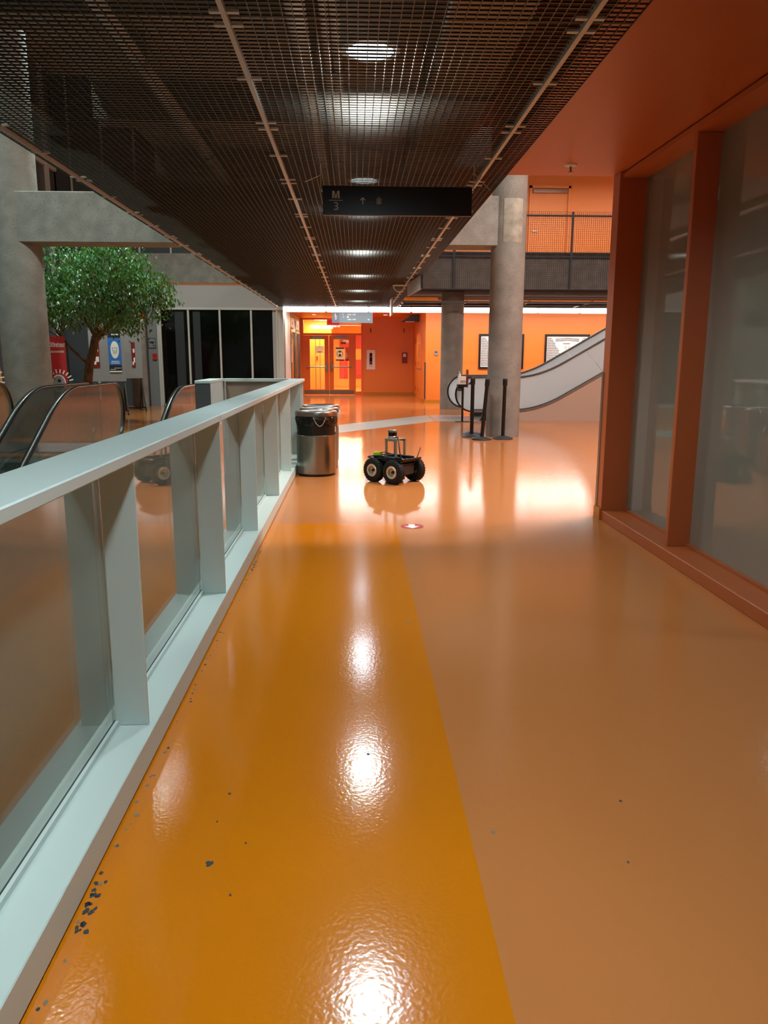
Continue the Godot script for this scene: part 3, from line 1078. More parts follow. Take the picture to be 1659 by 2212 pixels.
	for q in [[-27.35, -26.3], [-26.25, -25.2]]:
		b = MB.new(o)
		b.box(2.095, 2.112, 0.01, 2.13, q[0], q[1])
		part(d, "door_leaf", b, M.orange)
		b = MB.new(o)
		b.box(2.03, 2.095, 0.98, 1.01, q[1] - 0.2, q[1] - 0.06)
		part(d, "door_handle", b, M.steel)
		for y in [0.25, 1.1, 1.85]:
			b = MB.new(o)
			b.box(2.085, 2.096, y, y + 0.13, q[0] + 0.0, q[0] + 0.03)
			part(d, "hinge", b, M.dark_frame)
	b = MB.new(o)
	b.box(2.088, 2.097, 1.35, 1.80, -26.05, -25.95)
	part(d, "vision_slot", b, M.dark_frame)
	# recessed lamps of the alcove
	for q in [[-1.35, -26.4], [1.0, -26.4]]:
		n = thing("recessed_lamp", "small recessed lamp in the orange recess ceiling, %s" % ("by the elevators" if q[0] < 0 else "by the flush doors"), "ceiling lamp", Vector3(q[0], 2.735, q[1]), 0.0, "recessed lamps in the door recess")
		b = MB.new()
		b.lathe([Vector2(0.0, -0.004), Vector2(0.07, -0.004)], Vector3.ZERO, 20)
		part(n, "lens", b, M.lamp_face)
		b = MB.new()
		b.lathe([Vector2(0.07, -0.006), Vector2(0.095, -0.004), Vector2(0.10, 0.004)], Vector3.ZERO, 20)
		part(n, "trim_ring", b, M.white)
		spot(Vector3(q[0], 2.72, q[1]), 3.6, TUBE, 0.06, 70.0)
	n = thing("ceiling_speaker", "dark grey wedge-shaped vent hanging under the recess ceiling", "vent", Vector3(1.85, 2.52, -26.5))
	b = MB.new()
	b.prism([Vector2(-0.33, 0.0), Vector2(0.25, 0.0), Vector2(0.25, 0.2), Vector2(0.0, 0.2)], 2, -0.3, 0.3)
	part(n, "hood", b, M.dark_frame)
	b = MB.new()
	b.box(-0.2, 0.1, -0.02, 0.0, 0.26, 0.3)
	part(n, "lip", b, M.white)
	# corridor behind the glazed door
	w = struct("wall_corridor", "yellow corridor walls behind the glazed door")
	b = MB.new()
	b.box(-2.3, -1.02, 0.0, 2.9, -38.0, -31.2)
	b.box(1.2, 1.4, 0.0, 2.9, -38.0, -29.2)
	b.box(-2.3, -2.1, 0.0, 2.9, -31.2, -29.2)
	part(w, "side_wall", b, M.yellow_wall)
	b = MB.new()
	b.box(-1.02, 1.4, 0.0, 2.9, -38.2, -38.0)
	part(w, "end_wall", b, M.yellow_wall)
	for q in [[-0.75, -0.35, 0.35, 1.25], [0.0, 0.9, 0.35, 1.25], [-0.75, 0.3, 1.75, 2.4]]:
		b = MB.new()
		b.box(q[0], q[1], q[2], q[3], -38.0, -37.97)
		part(w, "red_panel", b, M.pink_red)
	for x in [-1.38, -1.55]:
		b = MB.new()
		b.box(x - 0.012, x + 0.012, 0.05, 2.3, -31.2, -31.185)
		part(w, "door_joint", b, M.steel_rough)
	b = MB.new()
	b.box(-1.52, -1.46, 1.25, 1.40, -31.2, -31.16)
	part(w, "door_plate", b, M.pink_red)
	w = struct("ceiling_corridor")
	b = MB.new()
	b.box(-2.3, 1.4, 2.9, 3.1, -38.2, -29.2)
	part(w, "panel", b, M.cream)
	n = thing("corridor_light", "wide bright tube light running down the corridor ceiling", "tube light", Vector3(-1.25, 2.785, -30.2), -0.75)
	b = MB.new()
	b.box(-0.11, 0.11, -0.06, 0.04, -0.85, 0.85, 0.02)
	part(n, "diffuser", b, M.tube_face)
	b = MB.new()
	b.box(-0.12, 0.12, 0.05, 0.11, -0.85, 0.85)
	part(n, "housing", b, M.white)
	area(Vector3(-1.25, 2.73, -30.2), 0.9, 1.3, 8.0, Color(1.0, 0.93, 0.72))
	n = thing("cross_light", "thin bright tube light across the corridor ceiling", "tube light", Vector3(0.1, 2.84, -33.0))
	b = MB.new()
	b.box(-0.9, 0.9, -0.03, 0.03, -0.03, 0.03, 0.01)
	part(n, "diffuser", b, M.tube_face)
	b = MB.new()
	b.box(-0.9, 0.9, 0.03, 0.06, -0.04, 0.04)
	part(n, "housing", b, M.white)
	area(Vector3(0.1, 2.79, -33.0), 1.8, 0.1, 34.0, Color(1.0, 0.93, 0.72))
	# elevator wall
	w = struct("wall_elevator", "grey metal wall with two elevator openings")
	b = MB.new()
	b.box(-2.3, -2.0, 0.0, 2.76, -29.2, -22.4)
	part(w, "panel", b, M.bulkhead)
	for q in [[-22.5, -22.9], [-23.05, -23.5], [-23.65, -24.2]]:
		b = MB.new()
		b.box(-2.0, -1.955, 0.0, 2.70, q[1], q[0], 0.006)
		part(w, "metal_post", b, M.mullion)
	for i in 2:
		var z0 := -24.55 - 2.2 * i
		var e := struct("door_%d" % (3 + i), "bronze elevator door, %s" % ("nearer one" if i == 0 else "farther one"), Vector3(-2.0, 0, z0 - 0.7))
		o = Vector3(-2.0, 0, z0 - 0.7)
		for q in [[z0 - 0.68, z0], [z0 - 1.4, z0 - 0.70]]:
			b = MB.new(o)
			b.box(-2.0, -1.985, 0.0, 2.13, q[0], q[1])
			part(e, "door_leaf", b, M.elevator)
		for q in [[z0, z0 + 0.09], [z0 - 1.49, z0 - 1.4]]:
			b = MB.new(o)
			b.box(-2.0, -1.95, 0.0, 2.2, q[0], q[1])
			part(e, "door_frame", b, M.steel)
		b = MB.new(o)
		b.box(-2.0, -1.95, 2.13, 2.2, z0 - 1.4, z0)
		part(e, "door_frame", b, M.steel)
		b = MB.new(o)
		b.box(-2.0, -1.965, 2.26, 2.56, z0 - 1.3, z0 - 0.1)
		part(e, "number_panel", b, M.white)
		b = MB.new(o)
		b.box(-1.965, -1.962, 2.36, 2.45, z0 - 0.75, z0 - 0.6)
		part(e, "floor_number", b, M.ink)
	n = thing("taped_sheet", "curling white sheet taped beside the nearer elevator", "sheet", Vector3(-1.94, 1.2, -24.4))
	b = MB.new()
	b.prism([Vector2(-0.22, 0.0), Vector2(0.18, 0.0), Vector2(0.10, 0.55), Vector2(-0.14, 0.55)], 0, 0.0, 0.004)
	part(n, "sheet", b, M.paper)
	# framed class portraits on the orange wall
	frame("photo_frame", "black framed print partly hidden behind the concrete column", Vector3(4.39, 1.03, -23.8), 5)
	frame("photo_frame", "black framed print of many small portraits above the escalator", Vector3(6.385, 1.03, -23.8), 9)

func frame(called: String, label: String, at: Vector3, sd: int):
	var f := thing(called, label, "picture", at, 0.0, "black framed prints on the orange wall")
	var b := MB.new()
	b.box(-0.68, 0.68, 0.0, 0.06, 0.0, 0.04)
	b.box(-0.68, 0.68, 0.97, 1.03, 0.0, 0.04)
	b.box(-0.68, -0.62, 0.06, 0.97, 0.0, 0.04)
	b.box(0.62, 0.68, 0.06, 0.97, 0.0, 0.04)
	part(f, "frame", b, M.black)
	# printed sheet: rows of tiny portraits, printed flat
	var w := 372
	var h := 273
	var img := Image.create(w, h, false, Image.FORMAT_RGB8)
	img.fill(Color(0.88, 0.89, 0.90))
	var rng := RandomNumberGenerator.new()
	rng.seed = sd
	for row in 17:
		for c in 30:
			var x := 8 + c * 12
			var y := 14 + row * 15
			var stair := c < 3 + row * 0.75 or c > 26 - row * 0.75
			var arch := row < 2 and absf(c - 14.5) < 9.0
			var centre := (row == 3 and absi(c - 14) < 3)
			if not (stair or arch or centre): continue
			if row < 2 and arch: y += int(absf(c - 14.5) * 0.9)
			var tone := rng.randf_range(0.55, 0.75)
			img.fill_rect(Rect2i(x, y, 9, 11), Color(tone, tone, tone))
			img.fill_rect(Rect2i(x + 2, y + 1, 5, 5), Color(0.16, 0.13, 0.12) if rng.randf() < 0.8 else Color(0.45, 0.35, 0.25))
			img.fill_rect(Rect2i(x + 1, y + 6, 7, 5), Color(0.10, 0.10, 0.12))
	var m := mat(Color.WHITE, 0.35)
	m.albedo_texture = ImageTexture.create_from_image(img)
	b = MB.new()
	b.quad(Vector3(-0.62, 0.06, 0.012), Vector3(0.62, 0.06, 0.012), Vector3(0.62, 0.97, 0.012), Vector3(-0.62, 0.97, 0.012), Vector3(0, 0, 1))
	part(f, "print", b, m)
	words(f, "print_number", "83", 0.16, Vector3(0.0, 0.63, 0.014), M.hanger, true)

# ---------------------------------------------------------------- dark glass wall at the far end of the escalator hall
func left_end():
	var w := struct("wall_glass", "dark glass wall with pale mullions behind the escalators")
	var b := MB.new()
	var xs := [-2.10, -2.145 - 0.03, -2.887, -3.754, -4.619, -5.40]
	for i in range(1, xs.size() - 1):
		b = MB.new()
		b.box(xs[i + 1] + 0.02, xs[i] - 0.02, 0.02, 2.65, -22.43, -22.42)
		part(w, "dark_pane", b, M.dark_glass)
	for i in range(1, xs.size()):
		b = MB.new()
		b.box(xs[i] - 0.025, xs[i] + 0.025, 0.0, 2.66, -22.43, -22.36)
		part(w, "mullion", b, M.mullion)
	b = MB.new()
	b.box(-5.4, -2.0, 2.64, 2.70, -22.43, -22.34)
	b.box(-5.4, -2.0, 0.0, 0.05, -22.43, -22.36)
	part(w, "transom", b, M.mullion)
	# panels standing behind the glass
	for q in [[-5.0, -4.75], [-4.5, -4.3]]:
		b = MB.new()
		b.box(q[0], q[1], 0.0, 2.6, -22.418, -22.410)
		part(w, "dark_strip", b, M.dark_frame)
	b = MB.new()
	b.box(-2.15, -2.0, 0.0, 2.7, -22.45, -22.38)
	part(w, "metal_edge", b, M.mullion)
	w = struct("wall_bulkhead", "pale grey bulkhead and concrete floor edge above the dark glass")
	b = MB.new()
	b.box(-8.0, -2.0, 2.70, 3.31, -22.5, -22.36)
	part(w, "bulkhead", b, M.bulkhead)
	b = MB.new()
	b.box(-8.0, -2.0, 3.31, 3.345, -22.5, -22.34)
	part(w, "orange_strip", b, M.orange)
	b = MB.new()
	b.box(-8.0, -2.0, 3.345, 4.12, -22.5, -22.32)
	part(w, "floor_edge", b, M.concrete)
	b = MB.new()
	b.box(-8.0, -2.0, 4.12, 8.6, -22.6, -22.5)
	part(w, "upper_glass", b, M.facade)
	for i in 7:
		b = MB.new()
		b.box(-7.6 + 0.85 * i, -7.56 + 0.85 * i, 4.12, 8.6, -22.5, -22.46)
		part(w, "upper_mullion", b, M.mullion)
	w = struct("wall_entrance", "grey panelled wall with the alarm call point")
	b = MB.new()
	b.box(-5.75, -5.42, 0.0, 2.70, -22.5, -22.36)
	part(w, "panel", b, M.panel_grey)
	b = MB.new()
	b.box(-8.0, -5.75, 0.0, 2.70, -22.5, -22.40)
	part(w, "panel", b, M.facade)
	for x in [-5.45, -7.15]:
		b = MB.new()
		b.box(x - 0.03, x + 0.03, 0.0, 2.70, -22.40, -22.33)
		part(w, "mullion", b, M.mullion)
	var n := thing("alarm_call_point", "small red fire alarm pull on the grey wall", "alarm", Vector3(-5.58, 1.28, -22.36))
	b = MB.new()
	b.box(-0.06, 0.06, 0.0, 0.17, 0.0, 0.05, 0.006)
	part(n, "body", b, M.pink_red)
	b = MB.new()
	b.box(-0.02, 0.03, 0.09, 0.12, 0.05, 0.055)
	part(n, "pull", b, M.maroon)
	n = thing("wall_phone_box", "small framed grey wall box with a black handset", "wall box", Vector3(-5.64, 1.60, -22.36))
	b = MB.new()
	b.box(-0.10, 0.10, 0.0, 0.27, 0.0, 0.02, 0.004)
	part(n, "plate", b, M.panel_grey)
	b = MB.new()
	b.box(-0.10, 0.10, 0.0, 0.012, 0.02, 0.026)
	b.box(-0.10, 0.10, 0.258, 0.27, 0.02, 0.026)
	b.box(-0.10, -0.088, 0.0, 0.27, 0.02, 0.026)
	b.box(0.088, 0.10, 0.0, 0.27, 0.02, 0.026)
	part(n, "border", b, M.dark_frame)
	b = MB.new()
	b.cyl(Vector3(0.02, 0.14, 0.02), 0.035, 0.03, 12)
	b.box(-0.06, 0.0, 0.15, 0.17, 0.02, 0.04)
	b.box(0.03, 0.06, 0.05, 0.08, 0.02, 0.03)
	part(n, "handset", b, M.black)
	n = thing("red_exit_sign", "small glowing red exit sign half hidden by the tree", "exit sign", Vector3(-5.55, 2.32, -21.2))
	b = MB.new()
	b.box(-0.05, 0.05, 0.0, 0.17, -0.03, 0.03, 0.006)
	part(n, "case", b, M.maroon)
	b = MB.new()
	b.box(-0.042, 0.042, 0.015, 0.155, 0.03, 0.034)
	part(n, "lit_face", b, M.exit_face)
	b = MB.new()
	b.cyl(Vector3(0, 0.17, 0), 0.008, 0.83, 8)
	part(n, "stem", b, M.dark_frame)

# ---------------------------------------------------------------- escalators
# local frame: x runs from the newel along the travel, y up, z across. dir +1 climbs, -1 descends.
func escalator(called: String, label: String, at: Vector3, turn: float, dir: float, half: float, yb: float, flat_len: float, run: float, g: Material, skirt_y: float):
	var e := thing(called, label, "escalator", at, turn)
	var top := 0.95
	var r := (top - yb) / 2.0
	var cy := (top + yb) / 2.0
	var upper := []
	var lower := []
	# upper line of the handrail: flat, then a smooth bend into thirty degrees
	var bend := 1.1
	var slope := tan(deg_to_rad(30.0)) * dir
	var f := func(x: float) -> float:
		var s := x - flat_len
		if s <= 0.0: return 0.0
		if s < bend: return slope * s * s / (2.0 * bend)
		return slope * (s - bend / 2.0)
	var xs := [r, (r + flat_len) / 2, flat_len]
	for i in range(1, 9): xs.append(flat_len + bend * i / 8.0)
	xs.append(flat_len + bend + run)
	for x in xs:
		upper.append(Vector2(x, top + f.call(x)))
		lower.append(Vector2(x, skirt_y + f.call(x)))
	var arc := []
	for i in 15:
		var a := PI / 2 + PI * i / 14.0
		arc.append(Vector2(r + r * cos(a), cy + r * sin(a)))
	for side in [-1.0, 1.0]:
		var z: float = half * side
		# handrail
		var path := [Vector3(r + 0.55, yb - 0.03, 0), Vector3(r + 0.25, yb - 0.01, 0)]
		for i in range(14, -1, -1): path.append(Vector3(arc[i].x, arc[i].y, 0))
		for i in range(1, upper.size()): path.append(Vector3(upper[i].x, upper[i].y, 0))
		var b := MB.new()
		# flat rounded section swept in the plane of the balustrade
		var sec := [Vector2(-0.038, -0.012), Vector2(-0.042, 0.0), Vector2(-0.036, 0.014), Vector2(-0.02, 0.02), Vector2(0.02, 0.02), Vector2(0.036, 0.014), Vector2(0.042, 0.0), Vector2(0.038, -0.012)]
		var rings := []
		var nrm := []
		for i in path.size():
			var a: Vector3 = path[maxi(i - 1, 0)]
			var c: Vector3 = path[mini(i + 1, path.size() - 1)]
			var d := (c - a).normalized()
			var out := Vector3(-d.y, d.x, 0)
			var ring := []
			var rn := []
			for p in sec:
				ring.append(path[i] + out * p.y + Vector3(0, 0, z + p.x))
				rn.append((out * (p.y + 0.002) * 1.6 + Vector3(0, 0, p.x)).normalized())
			rings.append(ring); nrm.append(rn)
		for i in path.size() - 1:
			for k in sec.size():
				var m := (k + 1) % sec.size()
				b.tri(rings[i][k], rings[i][m], rings[i + 1][m], nrm[i][k], nrm[i][m], nrm[i + 1][m])
				b.tri(rings[i][k], rings[i + 1][m], rings[i + 1][k], nrm[i][k], nrm[i + 1][m], nrm[i + 1][k])
		part(e, "handrail", b, M.handrail)
		# steel guide under the rubber
		b = MB.new()
		for i in range(2, path.size() - 1):
			b.bar(path[i] * 1.0 + Vector3(0, 0, z) - (path[i] - Vector3(r, cy, 0)).normalized() * 0.0, path[i + 1] + Vector3(0, 0, z), 0.03, 0.030, Vector3(0, 0, 1))
		part(e, "rail_guide", b, M.steel)
		# glass in three panels
		var cut1 := 1.15
		var cut2 := flat_len + bend + 0.45
		var inset := 0.012
		var pa := [Vector2(cut1 - 0.004, skirt_y + f.call(cut1)), Vector2(cut1 - 0.004, top - inset + f.call(cut1))]
		for p in arc: pa.append(Vector2(p.x + inset * 0.7, clampf(p.y, yb + 0.01, top - inset)))
		var pb := []
		var pc := []
		for i in 12:
			var x := lerpf(cut1 + 0.004, cut2, i / 11.0)
			pb.append(Vector2(x - (0.0 if i < 6 else 0.0), top - inset + f.call(x)))
		for i in 12:
			var x := lerpf(cut2 + 0.42 * (1.0 if dir > 0 else -0.6), cut1 + 0.004, i / 11.0)
			pb.append(Vector2(x, skirt_y + f.call(x)))
		var xe := flat_len + bend + run
		var c2 := cut2 + 0.42 * (1.0 if dir > 0 else -0.6)
		pc = [Vector2(cut2 + 0.006, top - inset + f.call(cut2 + 0.006)), Vector2(xe, top - inset + f.call(xe)), Vector2(xe, skirt_y + f.call(xe)), Vector2(c2 + 0.006, skirt_y + f.call(c2 + 0.006))]
		for poly in [pa, pb, pc]:
			b = MB.new()
			b.prism(poly, 2, z - 0.005, z + 0.005)
			part(e, "balustrade_panel", b, g)
		# deck trim along the foot of the glass
		b = MB.new()
		for i in range(0, lower.size() - 1):
			b.bar(Vector3(lower[i].x, lower[i].y - 0.03, z), Vector3(lower[i + 1].x, lower[i + 1].y - 0.03, z), 0.14, 0.05, Vector3(0, 1, 0))
		part(e, "deck_trim", b, M.steel_rough)
		b = MB.new()
		for i in range(0, lower.size() - 1):
			b.bar(Vector3(lower[i].x, lower[i].y + 0.004, z), Vector3(lower[i + 1].x, lower[i + 1].y + 0.004, z), 0.03, 0.014, Vector3(0, 1, 0))
		part(e, "glass_channel", b, M.gasket)
		# cladding below
		var lowest := -4.4 if dir < 0 else 0.0
		var poly := [Vector2(r + 0.5, lower[0].y - 0.05)]
		for i in range(1, lower.size()): poly.append(Vector2(lower[i].x, lower[i].y - 0.05))
		if dir < 0:
			poly.append(Vector2(xe, lower[-1].y - 0.9))
			poly.append(Vector2(flat_len - 0.1, -0.9))
			poly.append(Vector2(r + 0.5, -0.02))
		else:
			poly.append(Vector2(xe, lowest))
			poly.append(Vector2(r + 0.5, lowest))
		b = MB.new()
		b.prism(poly, 2, z - 0.03 + 0.03 * side, z + 0.03 + 0.03 * side)
		part(e, "cladding", b, M.beige)
		if dir > 0:
			b = MB.new()
			b.box(r + 0.5, xe, 0.0, 0.095, z + 0.055 * side, z + 0.075 * side)
			part(e, "base_moulding", b, M.beige)
		# boot where the handrail runs in
		b = MB.new()
		b.prism([Vector2(r + 0.16, 0.0), Vector2(r + 0.27, yb + 0.02), Vector2(r + 0.62, yb + 0.03), Vector2(r + 0.62, 0.0)], 2, z - 0.06, z + 0.06)
		part(e, "handrail_boot", b, M.black)
	# treads
	var n := int((run + bend) / 0.4)
	for i in n:
		var x := flat_len - 0.3 + 0.4 * i
		var y: float = f.call(x + 0.2)
		var b := MB.new()
		b.box(x, x + 0.4, y - 0.24, y - 0.005, -half + 0.1, half - 0.1, 0.004)
		part(e, "step", b, M.steel_rough)
	var cb := MB.new()
	cb.box(r + 0.1, flat_len - 0.3, 0.0, 0.012, -half + 0.08, half - 0.08)
	part(e, "comb_plate", cb, M.steel)
	return e

func escalators():
	escalator("escalator", "escalator going down beside the walkway opening, beyond the grey pier", Vector3(-3.125, 0, -13.12), -PI / 2, -1.0, 0.725, 0.05, 2.05, 4.2, M.escalator_glass, 0.06)
	escalator("escalator", "escalator going down next to the thick concrete column", Vector3(-4.98, 0, -13.12), -PI / 2, -1.0, 0.68, 0.05, 2.05, 4.2, M.escalator_glass, 0.06)
	escalator("escalator", "white panelled escalator climbing along the orange wall", Vector3(2.19, 0, -17.85), 0.0, 1.0, 0.75, 0.21, 1.25, 4.6, M.white_glass, 0.245)

# ---------------------------------------------------------------- four-wheeled robot
func robot():
	var r := thing("robot", "black four-wheeled robot carrying a lidar on a small frame", "robot", Vector3(0.434, 0, -8.67), deg_to_rad(-43.5))
	var b := MB.new()
	b.box(-0.20, 0.20, 0.075, 0.235, -0.115, 0.115, 0.02)
	part(r, "body", b, M.robot_plate)
	b = MB.new()
	b.box(-0.225, 0.225, 0.235, 0.262, -0.165, 0.165, 0.008)
	part(r, "deck", b, M.robot_plate)
	b = MB.new()
	b.box(-0.245, 0.245, 0.262, 0.272, -0.185, 0.185, 0.003)
	part(r, "top_plate", b, M.black_gloss)
	b = MB.new()
	b.box(0.20, 0.212, 0.10, 0.20, -0.09, 0.09, 0.004)
	part(r, "rear_hatch", b, M.dark_frame)
	for sx in [-1.0, 1.0]:
		b = MB.new()
		b.box(sx * 0.245 - 0.012, sx * 0.245 + 0.012, 0.255, 0.28, -0.16, 0.16, 0.004)
		part(r, "bumper_bar", b, M.black)
	# wheels
	for sx in [-1.0, 1.0]:
		for sz in [-1.0, 1.0]:
			var w := Node3D.new()
			w.name = "wheel"
			r.add_child(w, true)
			w.position = Vector3(sx * 0.145, 0.132, sz * 0.178)
			var tb := Transform3D(Basis(Vector3.RIGHT, PI / 2 * sz), Vector3.ZERO)
			b = MB.new(); b.t = tb
			b.lathe([Vector2(0.072, -0.042), Vector2(0.085, -0.046), Vector2(0.112, -0.046), Vector2(0.127, -0.036), Vector2(0.132, -0.018), Vector2(0.132, 0.018), Vector2(0.127, 0.036), Vector2(0.112, 0.046), Vector2(0.085, 0.046), Vector2(0.072, 0.042)], Vector3.ZERO, 32)
			for k in 26:
				var a := TAU * k / 26
				for q in [-1.0, 1.0]:
					b.t = tb * Transform3D(Basis(Vector3.UP, a + 0.06 * q), Vector3.ZERO)
					b.box(0.128, 0.1355, q * 0.02 - 0.013, q * 0.02 + 0.013, -0.007, 0.007)
			part(w, "tyre", b, M.tyre)
			b = MB.new(); b.t = tb
			b.lathe([Vector2(0.050, 0.046), Vector2(0.066, 0.048), Vector2(0.072, 0.042), Vector2(0.072, -0.042)], Vector3.ZERO, 28)
			b.lathe([Vector2(0.050, 0.046), Vector2(0.046, 0.012), Vector2(0.018, 0.008), Vector2(0.0, 0.008)], Vector3.ZERO, 28)
			part(w, "rim", b, M.rim)
			b = MB.new(); b.t = tb
			b.cyl(Vector3(0, 0.008, 0), 0.015, 0.022, 12)
			for k in 3:
				b.t = tb * Transform3D(Basis(Vector3.UP, TAU * k / 3), Vector3.ZERO)
				b.cyl(Vector3(0.032, 0.008, 0), 0.006, 0.006, 8)
			part(w, "hub", b, M.black)
			b = MB.new(); b.t = tb
			b.cyl(Vector3(0, -0.09, 0), 0.02, 0.10, 12)
			part(w, "axle", b, M.dark_frame)
	# sensor frame
	for q in [[-0.055, -0.075], [0.085, -0.075], [-0.055, 0.075], [0.085, 0.075]]:
		b = MB.new()
		b.box(q[0] - 0.011, q[0] + 0.011, 0.285, 0.455, q[1] - 0.011, q[1] + 0.011, 0.002)
		part(r, "frame_post", b, M.alu)
		b = MB.new()
		b.box(q[0] - 0.02, q[0] + 0.02, 0.272, 0.292, q[1] - 0.02, q[1] + 0.02, 0.003)
		part(r, "post_foot", b, M.black)
	b = MB.new()
	b.box(-0.068, 0.098, 0.455, 0.475, -0.088, -0.064, 0.002)
	b.box(-0.068, 0.098, 0.455, 0.475, 0.064, 0.088, 0.002)
	part(r, "frame_rail", b, M.alu)
	b = MB.new()
	b.box(-0.068, 0.098, 0.475, 0.483, -0.088, 0.088, 0.002)
	part(r, "frame_plate", b, M.alu)
	for q in [-0.10, 0.11]:
		b = MB.new()
		b.box(-0.20, 0.20, 0.272, 0.292, q - 0.01, q + 0.01, 0.002)
		part(r, "deck_rail", b, M.dark_frame)
	var l := Node3D.new()
	l.name = "lidar"
	r.add_child(l, true)
	l.position = Vector3(-0.01, 0.483, 0.02)
	b = MB.new()
	b.cyl(Vector3.ZERO, 0.052, 0.026, 28, 0.003)
	part(l, "lidar_base", b, M.rim)
	b = MB.new()
	b.cyl(Vector3(0, 0.026, 0), 0.049, 0.042, 28)
	part(l, "lidar_window", b, M.black_gloss)
	b = MB.new()
	b.cyl(Vector3(0, 0.068, 0), 0.052, 0.026, 28, 0.004)
	part(l, "lidar_cap", b, M.steel_rough)
	# cables, antenna, lime module
	b = MB.new()
	b.tube([Vector3(0.04, 0.50, 0.03), Vector3(0.09, 0.505, 0.05), Vector3(0.13, 0.46, 0.08), Vector3(0.17, 0.36, 0.11), Vector3(0.21, 0.27, 0.13), Vector3(0.235, 0.17, 0.13), Vector3(0.25, 0.06, 0.12)], 0.007, 0.007, 8)
	part(r, "cable", b, M.black)
	b = MB.new()
	b.tube([Vector3(0.24, 0.265, -0.10), Vector3(0.27, 0.39, -0.13)], 0.005, 0.004, 8)
	b.tube([Vector3(0.24, 0.265, -0.10), Vector3(0.235, 0.18, -0.03)], 0.004, 0.004, 8)
	part(r, "antenna", b, M.black)
	b = MB.new()
	b.tube([Vector3(-0.10, 0.32, 0.11), Vector3(-0.06, 0.335, 0.10), Vector3(-0.02, 0.32, 0.06), Vector3(0.02, 0.30, 0.04)], 0.004, 0.004, 6)
	part(r, "cable", b, M.black)
	b = MB.new()
	b.t = Transform3D(Basis(Vector3.UP, 0.25) * Basis(Vector3.BACK, 0.08), Vector3(-0.16, 0.30, 0.10))
	b.box(-0.045, 0.045, -0.012, 0.026, -0.028, 0.028, 0.004)
	part(r, "lime_module", b, M.lime, "lime green box")
	b = MB.new()
	b.box(-0.225, -0.205, 0.272, 0.315, 0.07, 0.10, 0.003)
	part(r, "connector", b, M.black)
	b = MB.new()
	b.box(-0.03, 0.12, 0.272, 0.286, 0.09, 0.15, 0.003)
	part(r, "controller_box", b, M.dark_frame)
	b = MB.new()
	b.box(-0.20, -0.05, 0.272, 0.284, -0.15, -0.05, 0.003)
	part(r, "battery_cover", b, M.black)

